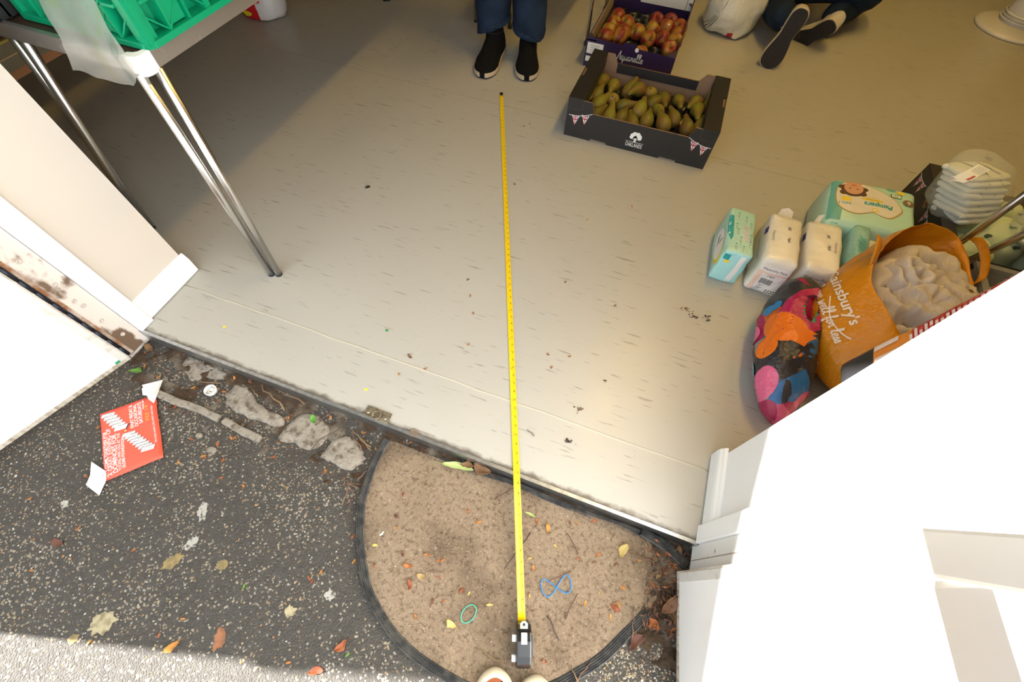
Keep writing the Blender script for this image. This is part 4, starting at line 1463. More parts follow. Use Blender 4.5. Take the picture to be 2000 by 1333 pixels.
# ---- apple crate
PURP = M('purple_printed_card', (.022, .009, .058), .4)
PURPI = M('purple_card_inside', (.045, .03, .06), .6)
AX0, AX1, AY0, AY1 = -.416, -.001, 2.228, 2.80
AC = thing('apple_crate', 'purple cardboard crate of red apples with white script behind the pears', 'crate', ((AX0 + AX1) / 2, (AY0 + AY1) / 2, 0))
fr = [(AX0, 0), (AX1, 0), (AX1, .113), (-.178, .118), (-.186, .133), (-.240, .134), (-.247, .121), (AX0, .129)]
MB().prism(fr, (0, AY0, 0), (1, 0, 0), (0, 0, 1), (0, .005, 0)).build('front_wall', PURP, AC)
for x in (AX0, AX1 - .005):
    MB().box(x, x + .005, AY0 + .005, AY1, 0, .118).build('side_wall', PURPI, AC)
MB().box(AX0 + .005, AX0 + .009, AY0 + .06, AY1 - .02, .05, .116).build('side_lining', M('card_tan', (.33, .25, .18), .8), AC)
for sx, x in ((1, AX0), (-1, AX1)):
    MB().prism([(x, AY0), (x + sx * .045, AY0), (x, AY0 + .075)][::sx], (0, 0, .114), (1, 0, 0), (0, 1, 0), (0, 0, .005)).build('corner_gusset', PURPI, AC)
    MB().prism([(x, AY1), (x + sx * .03, AY1), (x, AY1 - .05)][::-sx], (0, 0, .114), (1, 0, 0), (0, 1, 0), (0, 0, .005)).build('corner_gusset', PURPI, AC)
MB().box(AX0, AX1, AY1 - .005, AY1, 0, .20).build('back_wall', PURP, AC)
MB().box(-.27, AX1 - .035, AY1 - .010, AY1 - .0052, .085, .195).build('white_panel', M('white_card', (.60, .60, .58), .6), AC)
MB().box(AX1 - .032, AX1 - .006, AY1 - .010, AY1 - .0052, .085, .195).build('white_panel', M('white_card'), AC)
MB().box(AX0 + .005, AX1 - .005, AY0 + .005, AY1 - .005, .004, .010).build('base', CARDB, AC)
CUPS = [(AX0 + .045 + i * .0665 + (.033 if j % 2 else 0), AY0 + .05 + j * .062) for j in range(9) for i in range(6)]


def cup(u, v):
    x, y = AX0 + .008 + (AX1 - AX0 - .016) * u, AY0 + .008 + (AY1 - AY0 - .02) * v
    d = min((x - a) ** 2 + (y - b) ** 2 for a, b in CUPS) ** .5
    return Vector((x, y, .052 - .03 * max(0, 1 - (d / .031) ** 2)))


MB().grid(cup, 84, 116).build('fruit_tray', TRAY, AC)
pr = MB()
fo2 = Vector((0, AY0, 0))
pr.flat2(move2(script2('Aquarelle', .0165, .0036), -.262, .063), fo2, (1, 0, 0), (0, 0, 1), 0, None, .0006)
pr.flat2(rect2(-.409, .060, -.333, .107), fo2, (1, 0, 0), (0, 0, 1), 1, None, .0006)
pr.flat2(rect2(-.409, .025, -.38, .048), fo2, (1, 0, 0), (0, 0, 1), 1, None, .0006)
for k in range(4):
    pr.flat2(rect2(-.392, .094 - k * .009, -.352 - .008 * (k % 2), .0955 - k * .009), fo2, (1, 0, 0), (0, 0, 1), 2, None, .0008)
pr.flat2(disc2(-.179, .114, .0085, .0095, 16), fo2, (1, 0, 0), (0, 0, 1), 1, None, .0008)
pr.build('print', [M('white_script', (.60, .66, .66), .5), WHITE, BLACKP], AC)

APM = NT('apple_skin', .42, .35)
sz = APM.n('SeparateXYZ', {'Vector': APM.tc.outputs['Object']})
strk = APM.noise(9, 5, (3, 3, .5))
oi = APM.n('ObjectInfo').outputs['Random']
blush = APM.math('ADD', APM.math('ADD', strk, APM.math('MULTIPLY', APM.math('SUBTRACT', oi, .5), .34)), APM.math('MULTIPLY', APM.noise(28, 3, (1, 1, .12)), .22))
APM.col(APM.ramp(blush, [(.42, (.35, .22, .026)), (.54, (.29, .095, .022)), (.66, (.20, .022, .017)), (.9, (.12, .011, .013))]))
ap = MB().lathe([(.001, .020), (.005, .0225), (.010, .0285), (.018, .0325), (.027, .030), (.034, .020), (.0365, .006), (.0345, -.010), (.028, -.024), (.018, -.032), (.009, -.0325), (.004, -.029), (.001, -.028)], 20)
ap.displace(lambda v: Vector((v.x * (1 + .04 * math.sin(3 * math.atan2(v.y, v.x))), v.y, v.z)))
APPLES = [(-0.345, 2.586), (-0.283, 2.533), (-0.347, 2.5), (-0.35, 2.417), (-0.349, 2.34), (-0.281, 2.437), (-0.288, 2.365), (-0.218, 2.477), (-0.159, 2.43), (-0.156, 2.53), (-0.157, 2.627), (-0.088, 2.65), (-0.093, 2.576), (-0.03, 2.608), (-0.09, 2.464), (-0.030, 2.52), (-0.034, 2.432), (-0.045, 2.345), (-0.164, 2.285)]
order = {}
for row, lo, hi in (('front', 0, 2.40), ('middle', 2.40, 2.51), ('back', 2.51, 9)):
    for k, i in enumerate(sorted([i for i, p in enumerate(APPLES) if lo <= p[1] < hi], key=lambda i: APPLES[i][0])):
        order[i] = (row, k)
proto = None
STICK = [7, 13, 15, 12]
stickm = MB().lathe([(.0001, .0345), (.010, .0338), (.0102, .0332), (.0101, .032)], 14).build('sticker', M('white_sticker', (.68, .68, .64), .5))
bpy.data.objects.remove(stickm)
for i, (x, y) in enumerate(APPLES):
    row, k = order[i]
    lb = 'red and yellow apple in the purple crate, %s from left in the %s row' % (ORD[k], row)
    if proto is None:
        proto = thing('apple', lb, 'apple', (0, 0, 0), 0, 'apples in the purple crate')
        ch = [ap.build('flesh', APM.m, proto, local=True), MB().tube([(0, 0, .021), (.001, 0, .030), (.004, .001, .038)], .0013, 6).build('stem', STEMM, proto, local=True)]
        o = proto
    else:
        o = copy_tree(proto, None, ch)
        o['label'] = lb
    rg = random.Random(i + 70)
    o.location = (x, y, .080 + (.012 if i in (4, 6, 16, 17) else 0) - (.008 if i == 18 else 0))
    o.rotation_euler = (rg.uniform(.5, 1.5), rg.uniform(-.6, .6), rg.uniform(-1, 1) + (3.1 if i % 3 == 0 else 0))
    if i in STICK:
        q = o.rotation_euler.to_matrix().inverted() @ Vector((.25, -.55, .8)).normalized()
        st = MB().lathe([(.0085, .0), (.0083, .0008), (.002, .0016)], 14).xf(Matrix.Translation(q * .0352) @ q.to_track_quat('Z', 'X').to_matrix().to_4x4())
        st.build('sticker', M('white_sticker', (.68, .68, .64), .5), o, local=True)

# =================================================================== TABLES, CRATES ON THE LEFT TABLE
WOODT = M('dark_wood_veneer', (.040, .023, .014), .45, col2=(.07, .042, .026), nscale=2.0, stretch=(90, 6, 6), ncut=(.35, .65))
ALT = M('worn_aluminium_edge', (.46, .43, .40), .42, .85, col2=(.62, .60, .57), nscale=40, ncut=(.62, .72), bump=.08, bscale=120)
WCAP = M('white_corner_cap', (.80, .80, .78), .45)


def folding_table(name, label, x0, x1, y0, y1, ztop, feet, group=None):
    root = thing(name, label, 'table', ((x0 + x1) / 2, (y0 + y1) / 2, 0), 0, group)
    MB().box(x0 + .012, x1 - .012, y0 + .012, y1 - .012, ztop - .024, ztop - .002).build('table_top', WOODT, root)
    for a in ((x0 + .03, x1 - .03, y0, y0 + .013), (x0 + .03, x1 - .03, y1 - .013, y1), (x0, x0 + .013, y0 + .03, y1 - .03), (x1 - .013, x1, y0 + .03, y1 - .03)):
        MB().box(*a, ztop - .030, ztop + .003).build('edge_strip', ALT, root, bevel=.002)
    for cx, sx in ((x0, 1), (x1, -1)):
        for cy, sy in ((y0, 1), (y1, -1)):
            pg = [(0, .036), (0, .014), (.004, .004), (.014, 0), (.036, 0), (.036, .015), (.024, .018), (.018, .024), (.015, .036)]
            if sx * sy < 0:
                pg = pg[::-1]
            MB().prism(pg, (cx - sx * .001, cy - sy * .001, ztop - .034), (sx, 0, 0), (0, sy, 0), (0, 0, .0385)).build('corner_cap', WCAP, root, bevel=.002)
    for (fx, fy), tops in feet:
        for tx, ty, ox, oy in tops:
            lg = MB().tube([(fx + ox, fy + oy, .008), (tx, ty, ztop - .03)], .0105, 12)
            lo = lg.build('leg', CHROME, root)
            MB().lathe([(.0108, 0), (.0112, .006), (.0105, .009)], 12, (fx + ox, fy + oy, 0)).build('foot_cap', RUBBER, lo)
    return root


folding_table('folding_table', 'dark folding table with aluminium edge and white corner caps at the left', -1.605, -.985, .598, 2.435, .66,
              [((-1.004, .587), [(-1.008, .602, -.011, .004), (-.992, .632, .011, .012)]), ((-1.52, .60), [(-1.315, .606, -.009, 0), (-1.36, .612, .009, .012)]),
               ((-1.046, 2.412), [(-1.03, 2.41, -.009, 0), (-1.02, 2.40, .009, .010)]), ((-1.592, 2.421), [(-1.575, 2.41, -.009, 0), (-1.56, 2.40, .009, .01)])])
folding_table('folding_table', 'chrome-legged folding table standing over the nappy crate at the right', .955, 2.785, .735, 1.35, .66,
              [((.962, 1.325), [(.985, 1.335, -.004, 0), (1.17, 1.335, .02, -.012)]), ((2.74, 1.33), [(2.75, 1.335, 0, 0), (2.72, 1.335, .02, 0)]),
               ((1.0, .76), [(1.0, .755, 0, 0), (1.03, .755, .02, 0)]), ((2.74, .76), [(2.75, .755, 0, 0), (2.72, .755, .02, 0)])])

# ---- green folding crate
GRN = M('green_crate_plastic', (.0, .27, .125), .38, coat=.2, bump=.03, bscale=80)
GX1, GX0, GY0, GY1, GZ, GH = -.992, -1.305, .646, 1.24, .662, .26
GC = thing('green_crate', 'bright green plastic folding crate on the dark table', 'crate', ((GX0 + GX1) / 2, (GY0 + GY1) / 2, GZ))


def crate_side(o, ax, ay, L, H, n, name):
    """one ribbed crate wall: o lower corner, ax along, ay up, n outward"""
    o, ax, ay, n = map(Vector, (o, ax, ay, n))

    def bar(x0, y0, x1, y1, w, d=.010, back=.0):
        a, b = o + ax * x0 + ay * y0, o + ax * x1 + ay * y1
        t = (b - a)
        l = t.length
        t.normalize()
        s_ = n.cross(t).normalized()
        mb.obox((a + b) / 2 + n * (d / 2 - .010), t * (l / 2), s_ * (w / 2), n * (d / 2 + .010))
    mb = MB()
    mb.obox(o + ax * L / 2 + ay * H / 2 - n * .020, ax * (L / 2), ay * (H / 2), n * .002)
    p = mb.build(name, GRN, GC, bevel=0)
    mb = MB()
    bar(0, .006, L, .006, .012, .016)
    bar(.02, .070, L - .02, .070, .006, .012)
    bar(0, .105, L, .105, .010, .014)
    bar(0, H - .008, L, H - .008, .016, .018)
    bar(0, .175, L, .175, .008, .012)
    mb.build('rail', GRN, p, bevel=.001)
    mb = MB()
    nn = max(3, int(L / .052))
    for k in range(nn + 1):
        x = k * L / nn
        bar(x, 0, x, H, .004 if k % 3 else .014, .012)
    mb.build('upright_ribs', GRN, p)
    mb = MB()
    for k in range(nn):
        x0, x1 = k * L / nn, (k + 1) * L / nn
        if k % 2:
            bar(x0, .105, x1, .175, .003, .009)
            bar(x0, .175, x1, H - .02, .003, .009)
        else:
            bar(x0, .175, x1, .105, .003, .009)
            bar(x0, H - .02, x1, .175, .003, .009)
        bar(x0, .012 if k % 2 else .062, x1, .062 if k % 2 else .012, .003, .009)
        if k % 3 == 1:
            bar(x0 + .004, .012, x1 - .004, .060, .003, .008)
    mb.build('brace_ribs', GRN, p)
    for k in range(1, nn, 3):
        x = (k + .5) * L / nn
        mb = MB()
        mb.obox(o + ax * x + ay * .045 + n * -.006, ax * .022, ay * .030, n * .012)
        mb.build('latch_panel', GRN, p, bevel=.002)


crate_side((GX1, GY0, GZ), (0, 1, 0), (0, 0, 1), GY1 - GY0, GH, (1, 0, 0), 'side_wall')
crate_side((GX0, GY0, GZ), (1, 0, 0), (0, 0, 1), GX1 - GX0, GH, (0, -1, 0), 'end_wall')
crate_side((GX1, GY1, GZ), (-1, 0, 0), (0, 0, 1), GX1 - GX0, GH, (0, 1, 0), 'end_wall')
crate_side((GX0, GY1, GZ), (0, -1, 0), (0, 0, 1), GY1 - GY0, GH, (-1, 0, 0), 'side_wall')
MB().box(GX0, GX1, GY0, GY1, GZ, GZ + .006).build('base', GRN, GC)

# ---- black mesh crate with green-yellow produce
BLK = M('black_crate_plastic', (.018, .018, .020), .42)
BX0, BX1, BY0, BY1 = -1.62, -1.335, .602, .90
BC2 = thing('mesh_crate', 'black mesh plastic crate at the top left edge of the table', 'crate', ((BX0 + BX1) / 2, (BY0 + BY1) / 2, GZ))
MB().box(BX0, BX1, BY0, BY1, GZ, GZ + .006).build('base', BLK, BC2)
for o_, ax_, L_, nm in (((BX1, BY0), (0, 1), BY1 - BY0, 'side_wall'), ((BX0, BY0), (1, 0), BX1 - BX0, 'end_wall'), ((BX0, BY0), (0, 1), BY1 - BY0, 'side_wall'), ((BX0, BY1), (1, 0), BX1 - BX0, 'end_wall')):
    mb = MB()
    a = Vector((*ax_, 0))
    n_ = Vector((-a.y, a.x, 0))
    o3 = Vector((*o_, GZ))
    for zz, hh in ((.018, .016), (.055, .003), (.075, .003), (.095, .003), (.115, .003), (.135, .007)):
        mb.obox(o3 + a * L_ / 2 + Vector((0, 0, zz)), a * L_ / 2, n_ * .003, (0, 0, hh))
    k = 0
    while k * .022 <= L_:
        mb.obox(o3 + a * k * .022 + Vector((0, 0, .07)), a * .0025, n_ * .003, (0, 0, .07))
        k += 1
    mb.build(nm, BLK, BC2)
for k, (x, y, z) in enumerate([(-1.39, .66, .70), (-1.42, .74, .70), (-1.50, .67, .70), (-1.38, .80, .70), (-1.48, .80, .71)]):
    mb = MB().tube([(-.07, -.012, .0), (-.035, .006, .004), (0, .012, .006), (.04, .006, .004), (.07, -.014, 0)], [.006, .016, .018, .016, .006], 8)
    o = mb.build('banana', M('green_yellow_peel', (.42, .43, .03), .5, col2=(.22, .32, .02), nscale=12))
    o.location = (x, y, z)
    o.rotation_euler = (.1, .1, k * .8)
    tag(o, 'green-yellow banana in the black mesh crate, %s from the front' % ('first', 'third', 'second', 'fourth', 'fifth')[k], 'banana', 'bananas in the black mesh crate')

# ---- clear plastic sleeve hanging over the table edge
PLA = NT('clear_printed_film', .3, .5)
tr = PLA.n('BsdfTransparent')
tl_ = PLA.n('BsdfTranslucent', {'Color': (.75, .74, .68, 1)})
ramp = PLA.ramp(PLA.noise(1.0, 3, (26, 26, 3.2)), [(.36, (.60, .60, .33)), (.46, (.66, .64, .58)), (.60, (.72, .70, .64)), (.70, (.36, .44, .38)), (.76, (.66, .65, .58))])
PLA.col(ramp)
a1 = PLA.n('MixShader', {0: .45, 1: PLA.p.outputs[0], 2: tl_.outputs[0]})
a2 = PLA.n('MixShader', {0: .42, 1: a1.outputs[0], 2: tr.outputs[0]})
PLA.t.links.new(a2.outputs[0], PLA.t.nodes['Material Output'].inputs['Surface'])
mb = MB()
prof = [(.672, .80), (.660, .775), (.637, .735), (.615, .70), (.598, .674), (.590, .664), (.588, .648), (.590, .630), (.592, .612), (.594, .600)]
L_ = [-1.222, -1.214, -1.200, -1.185, -1.160, -1.153, -1.158, -1.172, -1.188, -1.20]
R_ = [-1.085, -1.072, -1.050, -1.030, -1.000, -.993, -.994, -1.004, -1.022, -1.04]


def film(u, v):
    t = v * (len(prof) - 1)
    i = min(int(t), len(prof) - 2)
    f = t - i
    y, z = (prof[i][k] * (1 - f) + prof[i + 1][k] * f for k in (0, 1))
    x = (L_[i] * (1 - f) + L_[i + 1] * f) * (1 - u) + (R_[i] * (1 - f) + R_[i + 1] * f) * u
    return Vector((x, y - .003 - .003 * math.sin(u * 9 + v * 3) * (1 if v > .55 else .4), z + .002 * math.sin(u * 14)))


mb.grid(film, 24, 40)
tag(mb.build('plastic_sleeve', PLA.m), 'cloudy clear plastic sleeve draped from the green crate over the table edge', 'plastic bag')

# ---- low platform under the far side of the table
LP = thing('low_bench', 'low dark wooden bench with grey metal banded edge under the table', 'bench', (-2.45, 1.2, 0))
MB().box(-2.9, -2.21, .75, 2.0, .285, .31).build('bench_top', WOODT, LP)
MB().box(-2.212, -2.20, .75, 2.0, .232, .312).build('metal_band', M('grey_metal_band', (.20, .19, .155), .5, .5), LP)
MB().box(-2.2, -2.197, .75, 2.0, .306, .3125).build('bright_strip', M('brass_strip', (.55, .45, .14), .35, .8), LP)
MB().box(-2.2, -2.197, .75, 2.0, .268, .272).build('bright_strip', M('tan_strip', (.40, .33, .20), .5), LP)
MB().box(-2.215, -2.199, .75, 2.0, .207, .232).build('wood_rail', M('orange_wood', (.30, .15, .075), .6), LP)
for x, y in ((-2.25, .8), (-2.86, .8), (-2.25, 1.95), (-2.86, 1.95)):
    MB().box(x - .02, x + .02, y - .02, y + .02, 0, .285).build('leg', WOODT, LP)


# =================================================================== BAGS ON THE FLOOR
def film_mat(name, col, rough=.28, alpha=1.0, bs=22, bu=.5, transl=0.0):
    g = NT(name, rough, .6)
    g.p.inputs['Base Color'].default_value = (*col, 1)
    g.bump(g.noise(bs, 6, None, .62), bu, .012)
    sh = g.p.outputs[0]
    if transl:
        sh = g.n('MixShader', {0: transl, 1: sh, 2: g.n('BsdfTranslucent', {'Color': (*col, 1)}).outputs[0]}).outputs[0]
    if alpha < 1:
        sh = g.n('MixShader', {0: 1 - alpha, 1: sh, 2: g.n('BsdfTransparent').outputs[0]}).outputs[0]
    g.t.links.new(sh, g.t.nodes['Material Output'].inputs['Surface'])
    return g.m


# red and white bag in front of the far table
rg = random.Random(2)
RB = thing('shopping_bag', 'crumpled red and white printed plastic bag on the floor behind the table', 'bag', (-2.10, 2.06, 0))
lf = loft([ring(-2.10, 2.05, .004, .09, .08, 0, 8), ring(-2.10, 2.05, .02, .125, .11, 0, 8, .05, rg), ring(-2.10, 2.06, .12, .135, .11, 0, 8, .06, rg), ring(-2.09, 2.08, .22, .11, .08, 0, 8, .08, rg), ring(-2.09, 2.10, .30, .04, .03, 0, 8)], 32, True, .008, 16, 3)
lf.mi = [1 if (sum((lf.v[i].x for i in f)) / len(f) > -2.03 + .35 * (sum(lf.v[i].z for i in f) / len(f) - .1)) else 0 for f in lf.f]
b3 = lf.bvh()
lf.build('bag_body', [film_mat('red_film', (.55, .012, .02)), film_mat('white_film', (.62, .60, .60))], RB)
pr = MB()
fr_ = (Vector((-2.11, 1.9, .0)), Vector((1, 0, 0)), Vector((0, 0, 1)))
pr.flat2(sub2(disc2(-.005, .035, .03, .012), .012), *fr_, 0, b3, .002)
pr.flat2(sub2(rect2(-.07, .098, .05, .102), .012), *fr_, 1, b3, .002)
pr.flat2(sub2(rect2(-.02, .125, .03, .15), .012), *fr_, 1, b3, .002)
pr.build('print', [M('yellow_print', (.62, .52, .02), .5), WHITE], RB)

# pale grey plastic bag beside the kneeling person
rg = random.Random(4)
WB = thing('carrier_bag', 'full whitish plastic carrier bag standing beside the kneeling person', 'bag', (.205, 2.89, 0))
lf = loft([ring(.205, 2.89, .004, .10, .09, .4, 8), ring(.205, 2.89, .02, .13, .12, .4, 8, .04, rg), ring(.21, 2.90, .10, .14, .125, .4, 8, .05, rg), ring(.22, 2.92, .22, .125, .105, .4, 8, .06, rg), ring(.23, 2.94, .31, .09, .07, .4, 8, .08, rg), ring(.235, 2.95, .40, .045, .03, .4, 8, .1, rg)], 60, True, .016, 13, 8)
b4 = lf.bvh()
lf.build('bag_body', film_mat('pale_grey_film', (.60, .60, .54), .22, 1, 14, 1.0), WB)
pr = MB()
fr_ = (Vector((.20, 2.70, 0)), Vector((.96, .28, 0)), Vector((0, 0, 1)))
pr.flat2(sub2(rect2(.030, .008, .058, .034), .01), *fr_, 0, b4, .0015)
for k in range(3):
    pr.flat2(sub2(move2(rect2(0, -.0008, .075, .0008), -.075 + k * .007, .02, 1.25), .01), *fr_, 1, b4, .0015)
pr.flat2(sub2(move2(rect2(0, -.0008, .09, .0008), -.03, .12, 1.25), .01), *fr_, 1, b4, .0015)
pr.build('print', [M('red_print', (.45, .02, .02), .5), BLACKP], WB)

# ---- nappy and pad packs
MINT = film_mat('mint_film', (.40, .66, .56), .32, 1, 26, .35)
AQUA = film_mat('aqua_film', (.36, .70, .70), .32, 1, 26, .35)
CREAMF = film_mat('cream_film', (.76, .725, .64), .30, 1, 9, .5)
TEALP, GREYT, BLUEP, YELP, GOLDP, PINKP = (M('teal_print', (.02, .33, .34), .5), M('grey_print', (.28, .30, .32), .5), M('navy_print', (.02, .03, .22), .5), M('yellow_pack_print', (.80, .62, .03), .5), M('gold_print', (.45, .32, .10), .4), M('peach_print', (.78, .55, .45), .5))

P1 = thing('pad_pack', 'mint and aqua sanitary pad pack, leftmost of the packs on the floor', 'pack', (.374, 1.225, 0), .02)
mb = rbox(.088, .222, .128, .008, .004, .003, 24, 1, 15, .06)
mb.mi = [1 if sum(mb.v[i].y for i in f) / len(f) < -.100 else 0 for f in mb.f]
bv = mb.bvh()
mb.build('pack_body', [MINT, AQUA], P1, local=True)
pr = MB()
top = (Vector((0, 0, .13)), Vector((0, -1, 0)), Vector((1, 0, 0)))
pr.flat2(sub2(poly2([(-.07, -.041), (.02, -.041), (.055, -.030), (.035, -.024), (-.06, -.028)]), .012), *top, 0, bv)
pr.flat2(sub2(stroke2([(-.02, .008), (.005, .016), (.03, .014), (.045, .024)], .012), .01), *top, 5, bv)
for k, (x, y) in enumerate([(-.075, -.012), (-.06, .012), (-.035, .028), (-.02, -.016), (.005, -.010), (.02, .030), (.04, .0), (.05, .030), (.075, .012), (.07, -.012)]):
    pr.flat2(rect2(x, y, x + .022, y + .0016), *top, 2, bv)
    pr.flat2(rect2(x + .003, y - .0035, x + .018, y - .0020), *top, 2, bv)
    pr.flat2(disc2(x - .006, y, .003, .003, 10), *top, 0, bv)
fro = (Vector((0, -.111, 0)), Vector((1, 0, 0)), Vector((0, 0, 1)))
pr.flat2(sub2(poly2([(.004, .004), (.022, .004), (.028, .120), (.012, .120)]), .015), *fro, 1, bv)
pr.flat2(sub2(rect2(-.037, .095, -.018, .118), .012), *fro, 0, bv)
pr.flat2(sub2(rect2(-.030, .085, -.014, .095), .012), *fro, 3, bv)
sid = (Vector((-.044, 0, 0)), Vector((0, -1, 0)), Vector((0, 0, 1)))
pr.flat2(sub2(disc2(.03, .07, .07, .042), .012), *sid, 3, bv, .0006)
pr.flat2(sub2(disc2(.022, .072, .066, .038), .012), *sid, 1, bv, .0009)
pr.flat2(sub2(text2('aqua', .034, .02, .1), .01) if False else sub2(move2(script2('aul', .018, .004), -.02, .06), .01), *sid, 4, bv, .0012)
pr.build('print', [TEALP, WHITE, GREYT, YELP, GREYT, M('lilac_print', (.55, .50, .58), .5)], P1, local=True)


def white_pack(label, x, y, rz, seed, w):
    P = thing('pad_pack', label, 'pack', (x, y, 0), rz)
    mb = rbox(w, .245, .140, .014, .006, .006, 18, seed, 15, .10)
    bv = mb.bvh()
    mb.build('pack_body', CREAMF, P, local=True)
    pr = MB()
    fro = (Vector((0, -.13, 0)), Vector((1, 0, 0)), Vector((0, 0, 1)))
    h = w / 2
    pr.flat2(sub2(rect2(-h + .012, .01, h - .012, .115), .014), *fro, 0, bv, .0007)
    pr.flat2(sub2(rect2(-h + .012, .088, h - .012, .094), .014), *fro, 1, bv, .0011)
    pr.flat2(sub2(rect2(-h + .010, .008, -h + .024, .09), .014), *fro, 1, bv, .0011)
    pr.flat2(sub2(move2(text2('Maternity Pads', .012), -h + .018, .101), .008), *fro, 2, bv, .0011)
    pr.flat2(sub2(move2(text2('14pk', .012), -.014, .079), .008), *fro, 2, bv, .0011)
    bx = -h + .03
    for k in range(14):
        wd = (.0008, .0016, .0012, .0022)[k * 7 % 4]
        pr.flat2(rect2(bx, .045, bx + wd, .068), *fro, 2, bv, .0011)
        bx += wd + .0012
    for k in range(7):
        pr.flat2(rect2(-h + .02, .038 - k * .0038, -.002 - .006 * (k % 3), .0396 - k * .0038), *fro, 3, bv, .0011)
    for k in range(8):
        pr.flat2(disc2(.012 + (k % 4) * .008, .025 - (k // 4) * .009, .0026, .0026, 8), *fro, 2, bv, .0011)
    top = (Vector((0, 0, .14)), Vector((0, -1, 0)), Vector((1, 0, 0)))
    pr.flat2(sub2(move2(text2('14pk', .014), .0, .004), .008), *top, 2, bv, .0011)
    pr.flat2(sub2(move2(text2('Maternity', .013, 0, .2), -.02, -h + .014 if seed == 2 else .024), .008), *top, 3, bv, .0011)
    pr.flat2(sub2(rect2(-.045, .0, -.028, .010), .008), *top, 3, bv, .0011)
    sid = (Vector((-h, 0, 0)), Vector((0, -1, 0)), Vector((0, 0, 1)))
    pr.flat2(sub2(rect2(-.05, .112, -.018, .128), .01), *sid, 4, bv, .0011)
    pr.flat2(sub2(move2(text2('Maternity Pads', .016), -.03, .085), .01), *sid, 3, bv, .0011)
    pr.build('print', [M('pink_white_print', (.80, .755, .735), .5), PINKP, BLACKP, GREYT, BLUEP], P, local=True)
    MB().add([(-h * .5, .125, .10), (h * .5, .128, .10), (h * .35, .150, .128), (0, .155, .135), (-h * .35, .150, .128)], [(0, 1, 2, 3, 4)]).build('sealed_flap', CREAMF, P, local=True, solid=.001)


white_pack('middle white sanitary pad pack with barcode, beside the mint pack', .505, 1.232, -.05, 2, .108)
white_pack('right white sanitary pad pack half behind the colourful bag', .627, 1.248, -.04, 5, .112)

# teal clear-topped pack and floral pack wedged behind
rg = random.Random(6)
P4 = thing('nappy_bag', 'slim teal film pack wedged between white pack and orange bag', 'pack', (.728, 1.29, 0), -.12)
mb = rbox(.07, .25, .15, .02, .004, .006, 18, 7, 13, .25)
bv = mb.bvh()
mb.build('pack_body', film_mat('teal_film', (.28, .52, .47), .22, 1, 30, .7), P4, local=True)
pr = MB()
top = (Vector((0, 0, .15)), Vector((0, -1, 0)), Vector((1, 0, 0)))
for k in range(10):
    pr.flat2(sub2(move2(rect2(0, 0, .03, .0025), -.03 + k * .008, -.012 + .002 * (k % 3), .9), .01), *top, 0, bv, .001)
pr.flat2(sub2(disc2(.075, .004, .012, .012), .01), *top, 1, bv, .001)
pr.build('print', [TEALP, BLUEP], P4, local=True)
P5 = thing('nappy_pack', 'small white floral-printed pack with a mint end in front of the big nappy pack', 'pack', (.805, 1.335, 0), -.35)
mb = rbox(.105, .085, .11, .025, .006, .006, 20, 9, 13, .12)
FLO = NT('floral_film', .35, .5)
fv = FLO.n('TexVoronoi', {'Vector': FLO.tc.outputs['Object'], 'Scale': 75})
fc = FLO.n('SeparateColor', {'Color': fv.outputs['Color']})
spot = FLO.math('MULTIPLY', FLO.ramp(fv.outputs['Distance'], [(.18, 1.0), (.30, 0.0)]), FLO.ramp(fc.outputs[0], [(.45, 0.0), (.5, 1.0)]))
FLO.col(FLO.mix(spot, (.66, .62, .55), FLO.ramp(fc.outputs[1], [(0, (.50, .30, .03)), (.35, (.28, .30, .12)), (.6, (.50, .22, .20)), (.85, (.25, .2, .28))], 'CONSTANT')))
mb.mi = [1 if sum(mb.v[i].x for i in f) / len(f) < -.035 else 0 for f in mb.f]
bv = mb.bvh()
mb.build('pack_body', [FLO.m, film_mat('jade_film', (.12, .45, .36), .35, 1, 30, .4)], P5, local=True)
pr = MB()
sid = (Vector((-.0575, 0, 0)), Vector((0, -1, 0)), Vector((0, 0, 1)))
for k in range(8):
    pr.flat2(sub2(rect2(-.035, .092 - k * .009, .03 - .01 * (k % 3), .0945 - k * .009), .012), *sid, 0, bv, .001)
pr.build('print', [M('dark_green_print', (.02, .12, .10), .5)], P5, local=True)

# big mint nappy pack lying flat, print upside down to the doorway
P6 = thing('nappy_pack', 'large mint green nappy pack with baby picture lying behind the smaller packs', 'pack', (.775, 1.49, 0), .0)
PW, PD, PH = .285, .245, .148
mb = rbox(PW, PD, PH, .022, .006, .003, 14, 12, 17, .03)
shear = lambda v: Vector((v.x + .10 * v.y, v.y + .10 * v.x, v.z))
mb.displace(shear)
bv = mb.bvh()
mb.build('pack_body', film_mat('mint_pack_film', (.45, .70, .58), .28, 1, 18, .3), P6, local=True)
pr = MB()
# print frame: reads upside down for the viewer, so its x runs towards -x and its up towards -y
top = (Vector((0, 0, PH)), Vector((-1, -.10, 0)), Vector((-.10, -1, 0)))
pb_ = lambda vf, mi, off: pr.flat2(sub2(vf, .014), *top, mi, bv, off)
pb_(rect2(.098, -.115, .136, .115), 9, .0007)
heart = catmull([(-.075, .030, 0), (-.085, .0, 0), (-.06, -.045, 0), (.0, -.085, 0), (.07, -.105, 0), (.115, -.07, 0), (.118, .0, 0), (.10, .045, 0), (.055, .062, 0), (.018, .048, 0), (.0, .040, 0), (-.02, .052, 0), (-.05, .055, 0)], 5, True)
pb_(poly2([(p.x * 1.04 - .002, p.y * 1.04 + .002) for p in heart]), 4, .0010)
pb_(poly2([(p.x, p.y) for p in heart]), 0, .0014)
